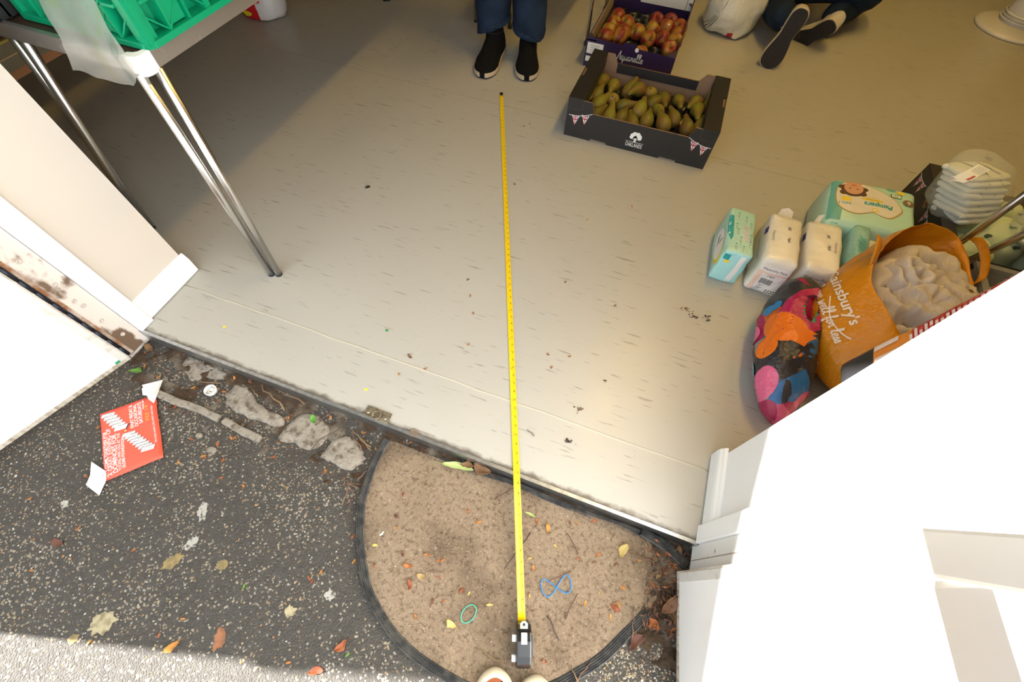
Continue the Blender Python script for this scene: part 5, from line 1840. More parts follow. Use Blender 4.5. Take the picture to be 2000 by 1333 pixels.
# child's face: hair, face, features
pb_(disc2(.070, -.058, .040, .036, 26), 6, .0018)
for dx, dy in ((-.034, -.01), (.036, -.008), (.03, .02), (-.03, .018)):
    pb_(disc2(.070 + dx, -.058 + dy, .013, .012, 12), 6, .0018)
pb_(disc2(.070, -.067, .031, .034, 26), 5, .0022)
pb_(disc2(.070, -.097, .026, .014, 20), 5, .0021)
for dx in (-.012, .012):
    pb_(disc2(.070 + dx, -.062, .0035, .0025, 10), 8, .0026)
pb_(poly2([(.059, -.080), (.063, -.086), (.070, -.088), (.077, -.086), (.081, -.080), (.070, -.082)]), 10, .0026)
pb_(rect2(.075, -.016, .103, .006), 3, .0018)
pb_(move2(text2('NO.1', .017, .02), .074, .014), 1, .0018)
pb_(disc2(.008, -.018, .036, .007, 20), 3, .0018)
for k in range(2):
    pb_(rect2(-.012, -.0205 + k * .004, .028, -.019 + k * .004), 4, .0022)
for k in range(5):
    pb_(disc2(-.008 + k * .009, -.030, .0022, .0022, 8), 4, .0018)
vs, fs = text2('Pampers', 1.0, .035, .12)
w_ = max(v[0] for v in vs)
pb_(([(-.058 + x / w_ * .092, -.004 + y * .030) for x, y in vs], fs), 1, .0020)
hh = catmull([(0, -.010, 0), (.011, .002, 0), (.008, .010, 0), (.001, .006, 0), (-.006, .010, 0), (-.010, .002, 0)], 4, True)
pb_(stroke2([(p.x * .9 - .004, p.y * .9 + .030) for p in hh + hh[:1]], .0035, 0), 3, .0020)
pb_(disc2(-.108, -.042, .019, .016, 22), 7, .0018)
pb_(move2(text2('6', .024, .03), -.115, -.050), 0, .0022)
pb_(rect2(-.085, -.075, -.05, -.055), 11, .0018)
pb_(rect2(-.082, -.073, -.053, -.057), 0, .0022)
pb_(move2(text2('52', .013, .02), -.073, -.070), 11, .0026)
pb_(disc2(-.082, -.088, .014, .009, 16), 3, .0018)
pb_(disc2(-.052, -.097, .014, .009, 16), 9, .0018)
pb_(move2(text2('112', .015, .02), -.125, -.078), 0, .0018)
pr.build('print', [M('pack_white', (.70, .66, .60), .4), TEALP, WHITE, YELP, GOLDP, M('skin_print', (.62, .33, .21), .5), M('hair_print', (.085, .035, .018), .6), M('bronze_print', (.20, .13, .05), .5), BLACKP, M('teal_band_print', (.14, .42, .40), .4), M('lip_print', (.42, .10, .08), .5), M('green_print', (.02, .28, .10), .5)], P6, local=True)

# ---- second black crate with nappies
CX0, CX1, CY0, CY1 = .972, 1.56, 1.40, 1.788
C2 = thing('nappy_crate', 'torn black cardboard crate of nappies under the chrome table legs', 'crate', ((CX0 + CX1) / 2, (CY0 + CY1) / 2, 0))
lw = [(CY0, 0), (CY1, 0), (CY1, .160), (1.665, .160), (1.655, .150), (1.640, .154), (1.632, .120), (1.61, .105), (1.598, .112), (1.592, .150), (1.57, .160), (CY0, .160)]
MB().prism([(y, z) for y, z in lw], (CX0, 0, 0), (0, 1, 0), (0, 0, 1), (.005, 0, 0), 0, False, 1).build('end_wall', [CARDK, CARDB], C2)
MB().box(CX1 - .005, CX1, CY0, CY1, 0, .16).build('end_wall', CARDK, C2)
MB().box(CX0, CX1, CY1 - .005, CY1, 0, .115).build('back_wall', CARDB, C2)
MB().box(CX0, CX1, CY0, CY0 + .005, 0, .115).build('front_wall', CARDK, C2)
MB().prism([(CX0, 1.66), (CX0 + .042, 1.655), (CX0 + .045, CY1), (CX0, CY1)], (0, 0, .1585), (1, 0, 0), (0, 1, 0), (0, 0, .004)).build('top_flap', [CARDK], C2)
MB().prism([(CX0, CY0), (CX0 + .042, CY0), (CX0 + .044, 1.57), (CX0, 1.585)], (0, 0, .1585), (1, 0, 0), (0, 1, 0), (0, 0, .004)).build('top_flap', [CARDK], C2)
MB().prism([(1.59, .10), (1.66, .105), (1.655, .15), (1.625, .142), (1.60, .155)], (CX0 + .02, 0, 0), (0, 1, .0), (.25, 0, 1), (.004, 0, 0)).build('torn_card', [CARDB], C2)
MB().box(CX0, CX1, CY0, CY1, .003, .009).build('base', CARDB, C2)
pr = MB()
# the wall is seen from -x: print frame runs towards -y with z up
fo2 = Vector((CX0, 0, 0))
bunting(pr, fo2, (0, -1, 0), (0, 0, 1), -CY1 + .006, .128, -CY1 + .10, .135, .006)
bunting(pr, fo2, (0, -1, 0), (0, 0, 1), -CY0 - .19, .130, -CY0 - .09, .118, .006)
pr.build('print', [WHITE, FLAGR, FLAGB], C2)

NAPW = M('nappy_white', (.74, .78, .74), .7, bump=.3, bscale=60)
NAPG = M('nappy_mint', (.50, .60, .42), .7, col2=(.58, .66, .50), nscale=20, bump=.3, bscale=50)
# loose mint nappy bundles with little dark animal prints in the crate
for k, (x, y, z, w, d, h, rz, lb) in enumerate([(1.075, 1.60, .012, .13, .16, .12, .2, 'mint folded nappy with animal print at the torn crate wall'), (1.20, 1.55, .012, .15, .18, .13, -.3, 'mint folded nappy in the middle of the black crate'),
                                                (1.10, 1.47, .012, .15, .12, .11, .1, 'mint folded nappy at the near corner of the black crate'), (1.33, 1.50, .012, .12, .17, .12, .4, 'mint folded nappy at the far right of the black crate'), (1.23, 1.70, .012, .2, .12, .11, 0, 'mint folded nappy under the clear nappy bag')]):
    N = thing('folded_nappy', lb, 'nappy', (x, y, z), rz, 'mint nappies in the black crate')
    mb = rbox(w, d, h, .03, .010, .010, 16, k + 20, 13, .15)
    bv = mb.bvh()
    mb.build('padding', NAPG, N, local=True)
    pr = MB()
    rg = random.Random(k)
    for j in range(7):
        x_, y_ = rg.uniform(-w * .4, w * .4), rg.uniform(-d * .4, d * .4)
        pr.flat2(sub2(disc2(x_, y_, .007, .005, 10), .008), Vector((0, 0, h)), (1, 0, 0), (0, 1, 0), 0, bv, .0012)
        pr.flat2(sub2(disc2(x_ + .008, y_ + .004, .0045, .0045, 8), .008), Vector((0, 0, h)), (1, 0, 0), (0, 1, 0), 0, bv, .0012)
    pr.build('animal_print', [M('dark_grey_green_print', (.05, .10, .07), .6)], N, local=True)


# stack of folded nappies inside a clear bag
def nappy_bag(label, x, y, z, rz, sc, seed, layers=8):
    N = thing('nappy_bag', label, 'bag', (x, y, z), rz)
    proto_ = None
    for k in range(layers):
        mb = rbox(.155 * sc, .125 * sc, .020 * sc, .009, .003, .004, 25, seed + k, 9)
        o = mb.build('nappy', NAPW, N, local=True)
        o.location = (.004 * math.sin(k * 2 + seed), .012 * k * sc - .04 * sc, .016 * sc * k + .012)
        o.rotation_euler = (-.25, .05, .05 * math.sin(k))
        bvv = mb.bvh()
        st = MB()
        for q in (-.022, .03):
            st.flat2(sub2(rect2(q * sc, -.066 * sc, (q + .010) * sc, .06 * sc), .02), Vector((0, 0, .02)), (1, 0, 0), (0, 1, 0), 0, bvv, .0012)
            st.flat2(sub2(rect2(q * sc, .0015, (q + .010) * sc, .018 * sc), .02), Vector((0, -.07 * sc, 0)), (1, 0, 0), (0, 0, 1), 0, bvv, .0012)
        st.build('blue_stripe', M('nappy_blue_stripe', (.20, .25, .42), .6), o, local=True)
    rg = random.Random(seed)
    rs = [ring(0, .0, .002, .07 * sc, .06 * sc, 0, 9), ring(0, .0, .02, .105 * sc, .10 * sc, 0, 9, .05, rg), ring(0, .01, .09 * sc, .118 * sc, .115 * sc, 0, 9, .05, rg), ring(.0, .03, .15 * sc, .098 * sc, .098 * sc, 0, 9, .07, rg), ring(.01, .045, .172 * sc, .06 * sc, .06 * sc, 0, 9, .1, rg), ring(.012, .05, .178 * sc, .01, .01, 0, 9)]
    lf = loft(rs, 34, True, .007, 15, seed)
    bvv = lf.bvh()
    lf.build('clear_film', film_mat('clear_crinkled_film', (.80, .82, .76), .12, .28, 26, .9), N, local=True)
    pr = MB()
    fr_ = (Vector((-.05, -.02, .2)), Vector((.86, .5, 0)), Vector((-.42, .72, .55)))
    pr.flat2(sub2(rect2(-.028, -.014, .034, .014), .01), *fr_, 0, bvv, .0015)
    pr.flat2(sub2(rect2(-.020, -.012, -.004, -.007), .01), *fr_, 1, bvv, .0022)
    for k in range(5):
        pr.flat2(sub2(rect2(.004, -.010 + k * .0042, .03, -.0088 + k * .0042), .01), *fr_, 2, bvv, .0022)
    pr.build('paper_label', [WHITE, M('red_print', (.45, .02, .02), .5), GREYT], N, local=True)


nappy_bag('clear bag of stacked white nappies with blue stripes on the black crate', 1.035, 1.585, .135, .50, .93, 3)
nappy_bag('clear bag of white nappies at the right edge behind the table legs', 1.285, 1.52, .13, -.5, .9, 12)

# ---- tub at the far right behind the orange bag
TB = thing('storage_tub', 'clear plastic storage tub at the right edge behind the orange bag', 'tub', (1.19, 1.15, 0))
TUBM = film_mat('clear_tub_plastic', (.55, .56, .53), .2, .6, 5, .05)
for a in ((1.045, 1.05, 1.00, 1.30), (1.38, 1.385, 1.00, 1.30), (1.05, 1.38, 1.00, 1.005), (1.05, 1.38, 1.295, 1.30)):
    MB().box(*a, .004, .17).build('tub_wall', TUBM, TB)
MB().box(1.045, 1.385, 1.00, 1.30, .001, .005).build('tub_base', TUBM, TB)
rim = MB()
for a in ((1.035, 1.055, .99, 1.31), (1.375, 1.395, .99, 1.31), (1.055, 1.375, .99, 1.008), (1.055, 1.375, 1.292, 1.31)):
    rim.box(*a, .168, .178)
rim.build('tub_rim', M('grey_tub_rim', (.34, .34, .32), .3), TB)
mb = rbox(.30, .27, .13, .04, .01, .012, 22, 40, 15)
o = mb.build('folded_cloth', M('pale_green_knit', (.36, .40, .24), .9, col2=(.46, .48, .32), nscale=40, bump=.5, bscale=120))
o.location = (1.215, 1.15, .006)
tag(o, 'pale green knitted cloth folded inside the clear tub', 'cloth')

# =================================================================== ORANGE CARRIER BAG WITH CLOTHES
ORG = film_mat('orange_film', (.72, .275, .008), .20, 1, 24, .95, .15)
OB = thing('carrier_bag', 'orange supermarket carrier bag of beige clothes, white lettering on its side', 'bag', (.80, 1.02, 0))
rim_pts = [(.985, 1.20, .20), (.955, 1.30, .225), (.865, 1.315, .262), (.765, 1.245, .265), (.690, 1.130, .285), (.655, 1.04, .285), (.675, .93, .275), (.735, .855, .255), (.83, .85, .24), (.93, .93, .22), (.99, 1.06, .20)]


def orr(cx, cy, z, k):
    return [(cx + (x - .82) * k, cy + (y - 1.06) * k, z) for x, y, _ in rim_pts]


rings = [orr(.79, 1.01, .004, .45), orr(.79, 1.01, .012, .82), orr(.775, 1.0, .07, 1.08), orr(.772, 1.005, .15, 1.13), orr(.792, 1.035, .215, 1.07), rim_pts]
lf = loft(rings, 84, True, .0085, 11, 5)
ob_bvh = lf.bvh()
lf.build('bag_body', ORG, OB, solid=.0012)
# handles: flat loops of film
mb = MB()
mb.tube(catmull([(.690, 1.135, .262), (.664, 1.125, .300), (.650, 1.095, .318), (.650, 1.065, .305), (.662, 1.045, .265)], 6), .013, 10, flat=.3)
mb.build('handle', ORG, OB, solid=.001)
mb = MB()
hp2 = catmull([(.945, 1.30, .22), (.995, 1.33, .235), (1.03, 1.29, .225), (1.035, 1.23, .205), (.995, 1.18, .20)], 6)
mb.grid(lambda u, v: hp2[int(u * (len(hp2) - 1) + .001)] + Vector((-.02 * v, -.012 * v, .006 * math.sin(u * 7) - .01 * v)), len(hp2), 4)
mb.build('handle', ORG, OB, solid=.001)
pr = MB()
# lettering on the side facing the doorway: runs down and towards the corner
nrm = Vector((-.435, -.64, .632)).normalized()
tx = Vector((.596, -.731, -.333)).normalized()
ty = nrm.cross(tx)
org = Vector((.64, .94, .21))
pr.flat2(sub2(move2(text2("Sainsbury's", .0355, .02), -.112, -.010), .012), org, tx, ty, 0, ob_bvh, .0025)
pr.flat2(sub2(move2(script2('live well for less', .0138, .0030), -.088, -.055), .012), org, tx, ty, 0, ob_bvh, .0025)
pr.flat2(sub2(stroke2([(-.047, -.024), (.006, -.043), (.051, -.035), (.076, -.020)], .0030), .012), org, tx, ty, 0, ob_bvh, .0025)
pr.flat2(sub2(move2(text2('made from 100% recycled plastic', .0105, .01), -.02, -.113), .012), org, tx, ty, 0, ob_bvh, .0025)
pr.flat2(sub2(move2(text2('please reuse this bag and bring it back', .006), -.02, -.103), .012), org, tx, ty, 0, ob_bvh, .0025)
pr.build('lettering', [M('bag_white_ink', (.80, .70, .58), .4)], OB)

# clothes inside: folded heaps
BEI = M('beige_corduroy', (.62, .545, .46), .85, col2=(.54, .475, .40), nscale=1.5, stretch=(160, 30, 30), bump=.35, bscale=90, sheen=.2)
BEI2 = M('grey_beige_cotton', (.60, .54, .48), .85, col2=(.52, .47, .415), nscale=30, bump=.4, bscale=70, sheen=.2)


def fold_heap(c, r, seed, amp, ns):
    mb = MB()
    c = Vector(c)

    def fn(u, v):
        a, b = 2 * math.pi * u, math.pi * (.02 + .96 * v)
        d = Vector((math.cos(a) * math.sin(b), math.sin(a) * math.sin(b), -math.cos(b)))
        p = Vector((d.x * r[0], d.y * r[1], d.z * r[2]))
        e = Vector((seed, seed * 2.1, 0))
        f = abs(noise.noise((d + e) * ns)) + .5 * abs(noise.noise((d + e) * ns * 2.2))
        return c + p * (1 + amp * (f - .45)) + noise.noise_vector((d + e) * ns * 3) * amp * .03
    return mb.grid(fn, 48, 32, 0, True, True)


def cloth_roll(pts, r, seed, flat=.75):
    mb = MB()
    c = catmull(pts, 6)
    k = len(c)
    mb.tube(c, [r * (1 + .22 * noise.noise(Vector((i * .35, seed, 0)))) * (.55 if i in (0, k - 1) else .9 if i in (1, k - 2) else 1) for i in range(k)], 18, flat=flat)
    return mb.displace(lambda v: v + noise.noise_vector((v + Vector((seed, 0, 0))) * 26) * .010 + noise.noise_vector((v + Vector((seed, 3, 0))) * 70) * .003)


CL = thing('trousers', 'beige corduroy trousers with a metal button stuffed in the orange bag', 'clothes', (.83, 1.06, .08))


def crumple(cx, cy, rx, ry, rot, z0, dome, amp, turns, seed, nu=110, nv=64):
    """crumpled cloth: sheet tucked down at its rim, with sharp folds curling round the heap"""
    def fn(u, v):
        a, r = 2 * math.pi * u, v
        o1 = 1 + .22 * noise.noise(Vector((math.cos(a) * 1.6, math.sin(a) * 1.6, seed * 2.7)))
        x, y = rx * o1 * r * math.cos(a), ry * o1 * r * math.sin(a)
        X, Y = cx + x * math.cos(rot) - y * math.sin(rot), cy + x * math.sin(rot) + y * math.cos(rot)
        p = Vector((X, Y, seed))
        w = noise.noise_vector(p * 11) * .022
        ph = turns * r + .55 * noise.noise(p * 10) + .35 * math.sin(a + seed) + .3 * noise.noise(p * 24)
        f1 = 1 - abs(math.sin(math.pi * ph)) ** .75
        f2 = abs(noise.noise(Vector((X * 30 + 3, Y * 30, seed))))
        z = z0 + dome * (1 - r ** 3.0) - .035 * max(0, r - .8) * 5 - amp * f1 * (1.0 if r > .1 else r * 10) - amp * .5 * f2
        return Vector((X, Y, z)) + w * .4 * r
    return MB().grid(fn, nu, nv, 0, True, True)


crumple(.822, 1.062, .150, .200, -.55, .234, .032, .060, 2.4, 2).build('cloth_mass', BEI, CL, solid=.004)
crumple(.765, 1.075, .058, .062, .3, .276, .014, .038, 1.3, 5, 70, 36).build('trouser_cuff', BEI2, CL, solid=.003)
crumple(.830, 1.000, .098, .062, .55, .274, .014, .040, 1.2, 8, 80, 40).build('trouser_fold', BEI, CL, solid=.003)
crumple(.925, 1.045, .072, .066, -.9, .252, .012, .038, 1.5, 17, 70, 36).build('waistband', BEI2, CL, solid=.003)
MB().lathe([(.0075, 0), (.0075, .002), (.005, .0032), (.001, .003)], 14, (.915, 1.072, .258)).build('button', M('button_metal', (.35, .30, .22), .35, .9), CL)
tag(cloth_roll([(.885, 1.19, .20), (.955, 1.14, .195), (.975, 1.06, .185)], .03, 21, .7).build('folded_shirt', M('pale_blue_cotton', (.42, .50, .58), .85, bump=.3, bscale=60)), 'pale blue garment showing under the beige trousers in the orange bag', 'clothes')
tag(cloth_roll([(.765, 1.105, .205), (.80, 1.12, .215), (.83, 1.125, .205)], .03, 25, .7).build('dark_garment', M('dark_grey_cotton', (.035, .038, .045), .9)), 'small dark grey garment between the beige trouser folds', 'clothes')

# =================================================================== COLOURFUL PRINTED BAG
CB = NT('cartoon_coloured_film', .24, .6)
dist = CB.n('VectorMath', {0: CB.tc.outputs['Object'], 1: (0, 0, 0)}, operation='ADD')
nz = CB.n('TexNoise', {'Vector': CB.tc.outputs['Object'], 'Scale': 9, 'Detail': 2})
dv = CB.n('VectorMath', {0: nz.outputs['Color'], 'Scale': .055}, operation='SCALE')
va = CB.n('VectorMath', {0: CB.tc.outputs['Object'], 1: dv.outputs[0]}, operation='ADD')
v1 = CB.n('TexVoronoi', {'Vector': va.outputs[0], 'Scale': 11.5, 'Randomness': 1.0})
sc_ = CB.n('SeparateColor', {'Color': v1.outputs['Color']})
ccol = CB.ramp(sc_.outputs[0], [(0, (.028, .028, .038)), (.16, (.42, .012, .10)), (.34, (.022, .024, .034)), (.46, (.72, .16, .012)), (.56, (.18, .34, .36)), (.66, (.66, .10, .24)), (.76, (.02, .16, .46)), (.84, (.03, .03, .045)), (.92, (.03, .30, .16))], 'CONSTANT')
ccol = CB.mix(CB.math('MULTIPLY', CB.noise(30, 4), .35), ccol, (.03, .02, .03))
CB.col(ccol)
CB.bump(CB.noise(20, 7, None, .65), .7, .014)
CBT = thing('printed_bag', 'crumpled dark bag with bright cartoon colours bulging beside the orange bag', 'bag', (.62, .86, 0))
rg = random.Random(9)
lf = loft([ring(.575, .83, .003, .05, .12, .0, 10), ring(.575, .83, .012, .075, .185, .0, 10, .03, rg), ring(.553, .855, .07, .085, .225, -.05, 10, .04, rg), ring(.553, .89, .125, .070, .20, -.10, 10, .05, rg), ring(.562, .93, .16, .045, .14, -.12, 10, .06, rg), ring(.57, .95, .172, .015, .05, -.1, 10)], 54, True, .011, 13, 14)
cb_bvh = lf.bvh()
lf.build('bag_body', CB.m, CBT)
# big colour shapes of the print
pr = MB()
n2 = Vector((-.75, -.25, .62)).normalized()
t2 = Vector((.25, .80, .55))
t2 = (t2 - n2 * t2.dot(n2)).normalized()
u2 = n2.cross(t2)
og = Vector((.52, .86, .12))
for shp, mi in [(disc2(.105, -.01, .11, .055, 26), 1), (disc2(.02, .0, .045, .055, 22), 2), (rect2(-.005, -.07, .045, -.01), 2), (disc2(-.06, -.05, .085, .05, 24), 0), (disc2(-.035, .075, .035, .028, 18), 3),
                (disc2(-.05, -.005, .035, .03, 20), 2), (disc2(.055, .075, .02, .016, 14), 4), (disc2(.075, .06, .018, .014, 14), 4), (disc2(-.15, .02, .05, .04, 20), 5), (rect2(.15, -.05, .19, .01), 4), (disc2(-.14, -.055, .05, .035, 18), 3)]:
    pr.flat2(sub2(shp, .012), og, t2, u2, mi, cb_bvh, .0012 + .0004 * mi)
pr.build('cartoon_patches', [film_mat('ink_black_film', (.026, .026, .036), .22, 1, 24, .7), film_mat('magenta_film', (.42, .010, .095), .28, 1, 24, .7), film_mat('bright_orange_film', (.75, .17, .012), .28, 1, 24, .6), film_mat('pink_film', (.68, .12, .27), .28, 1, 24, .6), film_mat('blue_film', (.02, .20, .50), .28, 1, 24, .6), film_mat('slate_film', (.17, .33, .36), .26, 1, 24, .6)], CBT)

# =================================================================== RED SACK STANDING BEHIND THE WALL END
SB = thing('cardboard_box', 'plain cardboard box in the corner behind the right wall end', 'box', (.80, .605, 0))
for a in ((.70, .705, .515, .69), (.955, .96, .515, .69), (.705, .955, .515, .52), (.705, .955, .685, .69)):
    MB().box(*a, 0, .275).build('box_wall', CARDB, SB)
MB().box(.70, .96, .515, .69, .272, .277).build('box_lid', CARDB, SB)
SK = thing('paper_sack', 'red, orange and black printed sack standing upright behind the right wall end', 'sack', (.70, .605, .278), .0)
mb = rbox(.28, .18, .56, .02, .006, .003, 9, 31, 21)
mb.v = [Vector((v.x + .30 * v.z, v.y + .18 * v.z, v.z)) for v in mb.v]


def sack_mat(f):
    z = sum(mb.v[i].z for i in f) / len(f)
    return 0 if z < .07 else 1 if z < .14 else 2


mb.mi = [sack_mat(f) for f in mb.f]
bv = mb.bvh()
mb.build('sack_body', [film_mat('black_gloss_film', (.02, .02, .022), .3, 1, 20, .3), film_mat('amber_gloss_film', (.72, .26, .04), .3, 1, 20, .3), film_mat('red_gloss_film', (.55, .03, .025), .3, 1, 20, .3)], SK, local=True)
pr = MB()
sid = (Vector((-.14, 0, 0)), Vector((0, -1, 0)), Vector((.30, .18, 1)))
for k in range(44):
    if 25 <= k <= 29 or k == 33:
        continue
    z_ = .150 + k * .0088
    y_ = -.088
    rg = random.Random(k)
    while y_ < .07:
        w_ = rg.uniform(.010, .022)
        pr.flat2(rect2(y_, z_, y_ + w_, z_ + .0052), *sid, 0, bv, .0015)
        y_ += w_ + .003
for k in range(3):
    pr.flat2(sub2(rect2(-.078 + k * .03, .085, -.066 + k * .03, .13), .02), *sid, 0, bv, .0015)
pr.build('fine_print', [M('sack_pink_white_ink', (.76, .66, .64), .5)], SK, local=True)

# =================================================================== CHAIRS, STAND
SEATM = M('grey_chair_fabric', (.12, .12, .13), .9)


def chair(label, xa, xb, yf):
    R = thing('chair', label, 'chair', ((xa + xb) / 2, yf + .2, 0))
    for x, y, dx in ((xa, yf, .012), (xb, yf, -.012), (xa, yf + .40, .01), (xb, yf + .40, -.01)):
        l = MB().tube([(x, y, .010), (x + dx, y + .015, .43)], .0085, 12).build('leg', CHROME, R)
        MB().lathe([(.0105, 0), (.0115, .010), (.0095, .022)], 12, (x, y, 0)).build('foot_cap', RUBBER, l)
    for y in (yf + .015, yf + .40):
        MB().tube([(xa + .01, y, .40), (xb - .01, y, .40)], .008, 10).build('cross_bar', CHROME, R)
    MB().box(xa - .01, xb + .01, yf - .01, yf + .43, .43, .47).build('seat', SEATM, R, bevel=.012)
    for x in (xa + .01, xb - .01):
        MB().tube([(x, yf + .40, .40), (x, yf + .44, .84)], .0085, 10).build('back_post', CHROME, R)
    MB().box(xa, xb, yf + .425, yf + .45, .58, .84).build('backrest', SEATM, R, bevel=.01)


chair('metal-legged chair behind the standing person beside the purple crate', -.867, -.452, 2.421)

ST = thing('pedestal_stand', 'white round-based pedestal column with its cable wound round the foot', 'stand', (1.72, 3.58, 0))
WST = M('white_stand_plastic', (.62, .60, .60), .35, coat=.3)
MB().lathe([(.185, 0), (.19, .006), (.186, .014), (.165, .020), (.11, .026), (.02, .030)], 48).build('base', WST, ST, local=True)
MB().lathe([(.098, .026), (.092, .034), (.089, .06), (.088, .9), (.08, .92)], 36, (.02, .03, 0)).build('column', M('white_column', (.60, .60, .64), .35, coat=.3), ST, local=True)
MB().tube([((.102 + .006 * math.sin(k * .3)) * math.cos(k * .26) + .02, (.104 + .006 * math.sin(k * .3)) * math.sin(k * .26) + .03, .033 + .0006 * k) for k in range(70)], .0042, 8).build('cable', M('white_cable', (.66, .65, .64), .4), ST, local=True)


# =================================================================== PEOPLE
def skin(name, pts, edges, mat, parent, sub=2):
    """continuous figure: joints with radii, grown with Skin + Subdivision"""
    me = bpy.data.meshes.new(name)
    me.from_pydata([p[0] for p in pts], edges, [])
    me.materials.append(mat)
    o = bpy.data.objects.new(name, me)
    COL.objects.link(o)
    o.parent = parent
    o.matrix_parent_inverse = wm(parent).inverted()
    md = o.modifiers.new('skin', 'SKIN')
    md.use_smooth_shade = True
    for i, sv in enumerate(me.skin_vertices[0].data):
        r = pts[i][1]
        sv.radius = r if isinstance(r, tuple) else (r, r)
        sv.use_root = i == 0
    s2 = o.modifiers.new('smooth', 'SUBSURF')
    s2.levels = s2.render_levels = sub
    return o


DEN = M('blue_denim', (.007, .015, .032), .85, col2=(.013, .027, .055), nscale=10, bump=.6, bscale=35, spec=.2)
DENH = M('denim_hem', (.016, .033, .064), .85, col2=(.007, .014, .030), nscale=160, bump=.5, bscale=90, spec=.2)
SKINM = M('skin', (.48, .29, .21), .55)
SUEDE = M('black_suede', (.005, .0047, .0044), .95, spec=.15, bump=.3, bscale=150)
SOLEC = M('cream_midsole', (.44, .36, .25), .7)
JUMP = M('navy_jumper', (.03, .035, .06), .9, spec=.2, bump=.4, bscale=60)

PS = thing('person', 'standing person seen to the shins in blue jeans and black ankle boots', 'person', (-.75, 2.14, 0))
LA, RA = Vector((-.838, 2.165, 0)), Vector((-.688, 2.205, 0))
# body
skin('body', [((-.76, 2.20, .95), .09), ((-.84, 2.19, .88), .07), ((-.845, 2.17, .50), .05), ((-.838, 2.17, .10), .032), ((-.68, 2.22, .88), .07), ((-.68, 2.20, .50), .05), ((-.688, 2.205, .10), .032),
              ((-.76, 2.21, 1.15), .08), ((-.76, 2.21, 1.36), .08), ((-.76, 2.20, 1.50), .045), ((-.76, 2.18, 1.59), .07), ((-.76, 2.18, 1.69), .065),
              ((-.92, 2.21, 1.37), .035), ((-1.0, 2.2, 1.12), .03), ((-.99, 2.12, .90), .022), ((-.60, 2.22, 1.37), .035), ((-.52, 2.21, 1.12), .03), ((-.53, 2.13, .90), .022)],
     [(0, 1), (1, 2), (2, 3), (0, 4), (4, 5), (5, 6), (0, 7), (7, 8), (8, 9), (9, 10), (10, 11), (8, 12), (12, 13), (13, 14), (8, 15), (15, 16), (16, 17)], SKINM, PS)
skin('jumper', [((-.76, 2.205, .98), (.20, .15)), ((-.76, 2.205, .83), (.20, .16)), ((-.76, 2.21, 1.18), (.19, .14)), ((-.76, 2.21, 1.36), (.19, .14)), ((-.94, 2.21, 1.37), .085), ((-1.0, 2.2, 1.12), .062), ((-.99, 2.12, .92), .045), ((-.58, 2.22, 1.37), .085), ((-.52, 2.21, 1.12), .062), ((-.53, 2.13, .92), .045), ((-.76, 2.205, 1.47), .075)],
     [(0, 1), (0, 2), (2, 3), (3, 4), (4, 5), (5, 6), (3, 7), (7, 8), (8, 9), (3, 10)], JUMP, PS)


def head(parent, c, fw, hair):
    """face, ears and hair on the neck; fw = looking direction"""
    c, fw = Vector(c), Vector(fw).normalized()
    sd = fw.cross(Vector((0, 0, 1))).normalized()
    up = sd.cross(fw)
    m4 = Matrix.Translation(c) @ Matrix((sd, fw, up)).transposed().to_4x4()
    f = MB().sphere((0, 0, 0), (.072, .088, .108), 20, 14)
    f.displace(lambda v: Vector((v.x * (1 - .25 * max(0, -v.z) / .108), v.y, v.z)))
    f.sphere((0, .092, -.012), (.011, .016, .02), 8, 6)
    for s_ in (-1, 1):
        f.sphere((s_ * .073, -.005, -.005), (.01, .02, .03), 8, 6)
    f.xf(m4).build('face', SKINM, parent)
    e = MB()
    for s_ in (-1, 1):
        e.sphere((s_ * .028, .077, .012), (.011, .007, .007), 8, 6)
    e.xf(m4).build('eyes', M('eye_dark', (.02, .015, .012), .3), parent)
    MB().sphere((0, .078, -.05), (.024, .008, .006), 10, 6).xf(m4).build('mouth', M('lips', (.36, .12, .10), .5), parent)
    MB().sphere((0, -.018, .026), (.084, .096, .104), 18, 12).xf(m4).build('hair', hair, parent)


def hand(parent, wrist, d, inward):
    """palm with five slightly curled fingers hanging from the wrist"""
    w, d = Vector(wrist), Vector(d).normalized()
    n_ = Vector(inward).normalized()
    s_ = d.cross(n_).normalized()
    mb = MB()
    mb.tube([w - d * .02, w + d * .03, w + d * .075, w + d * .09], [.02, .030, .034, .022], 12, flat=.45)
    for k, (o_, L) in enumerate(((-.027, .058), (-.009, .072), (.009, .078), (.026, .070))):
        b = w + d * .083 + s_ * o_
        mb.tube([b, b + d * L * .45 + n_ * .004, b + d * L * .8 + n_ * .016, b + d * L + n_ * .03], [.009, .0085, .0078, .006], 8)
    b = w + d * .03 - s_ * .03
    mb.tube([b, b + d * .03 - s_ * .015, b + d * .055 - s_ * .018 + n_ * .012], [.011, .010, .007], 8)
    mb.build('hand', SKINM, parent)


HAIR = M('brown_hair', (.05, .03, .02), .7)
head(PS, (-.76, 2.175, 1.63), (0, -1, -.25), HAIR)
hand(PS, (-.99, 2.115, .895), (0, -.2, -1), (1, 0, 0))
hand(PS, (-.53, 2.125, .895), (0, -.2, -1), (-1, 0, 0))
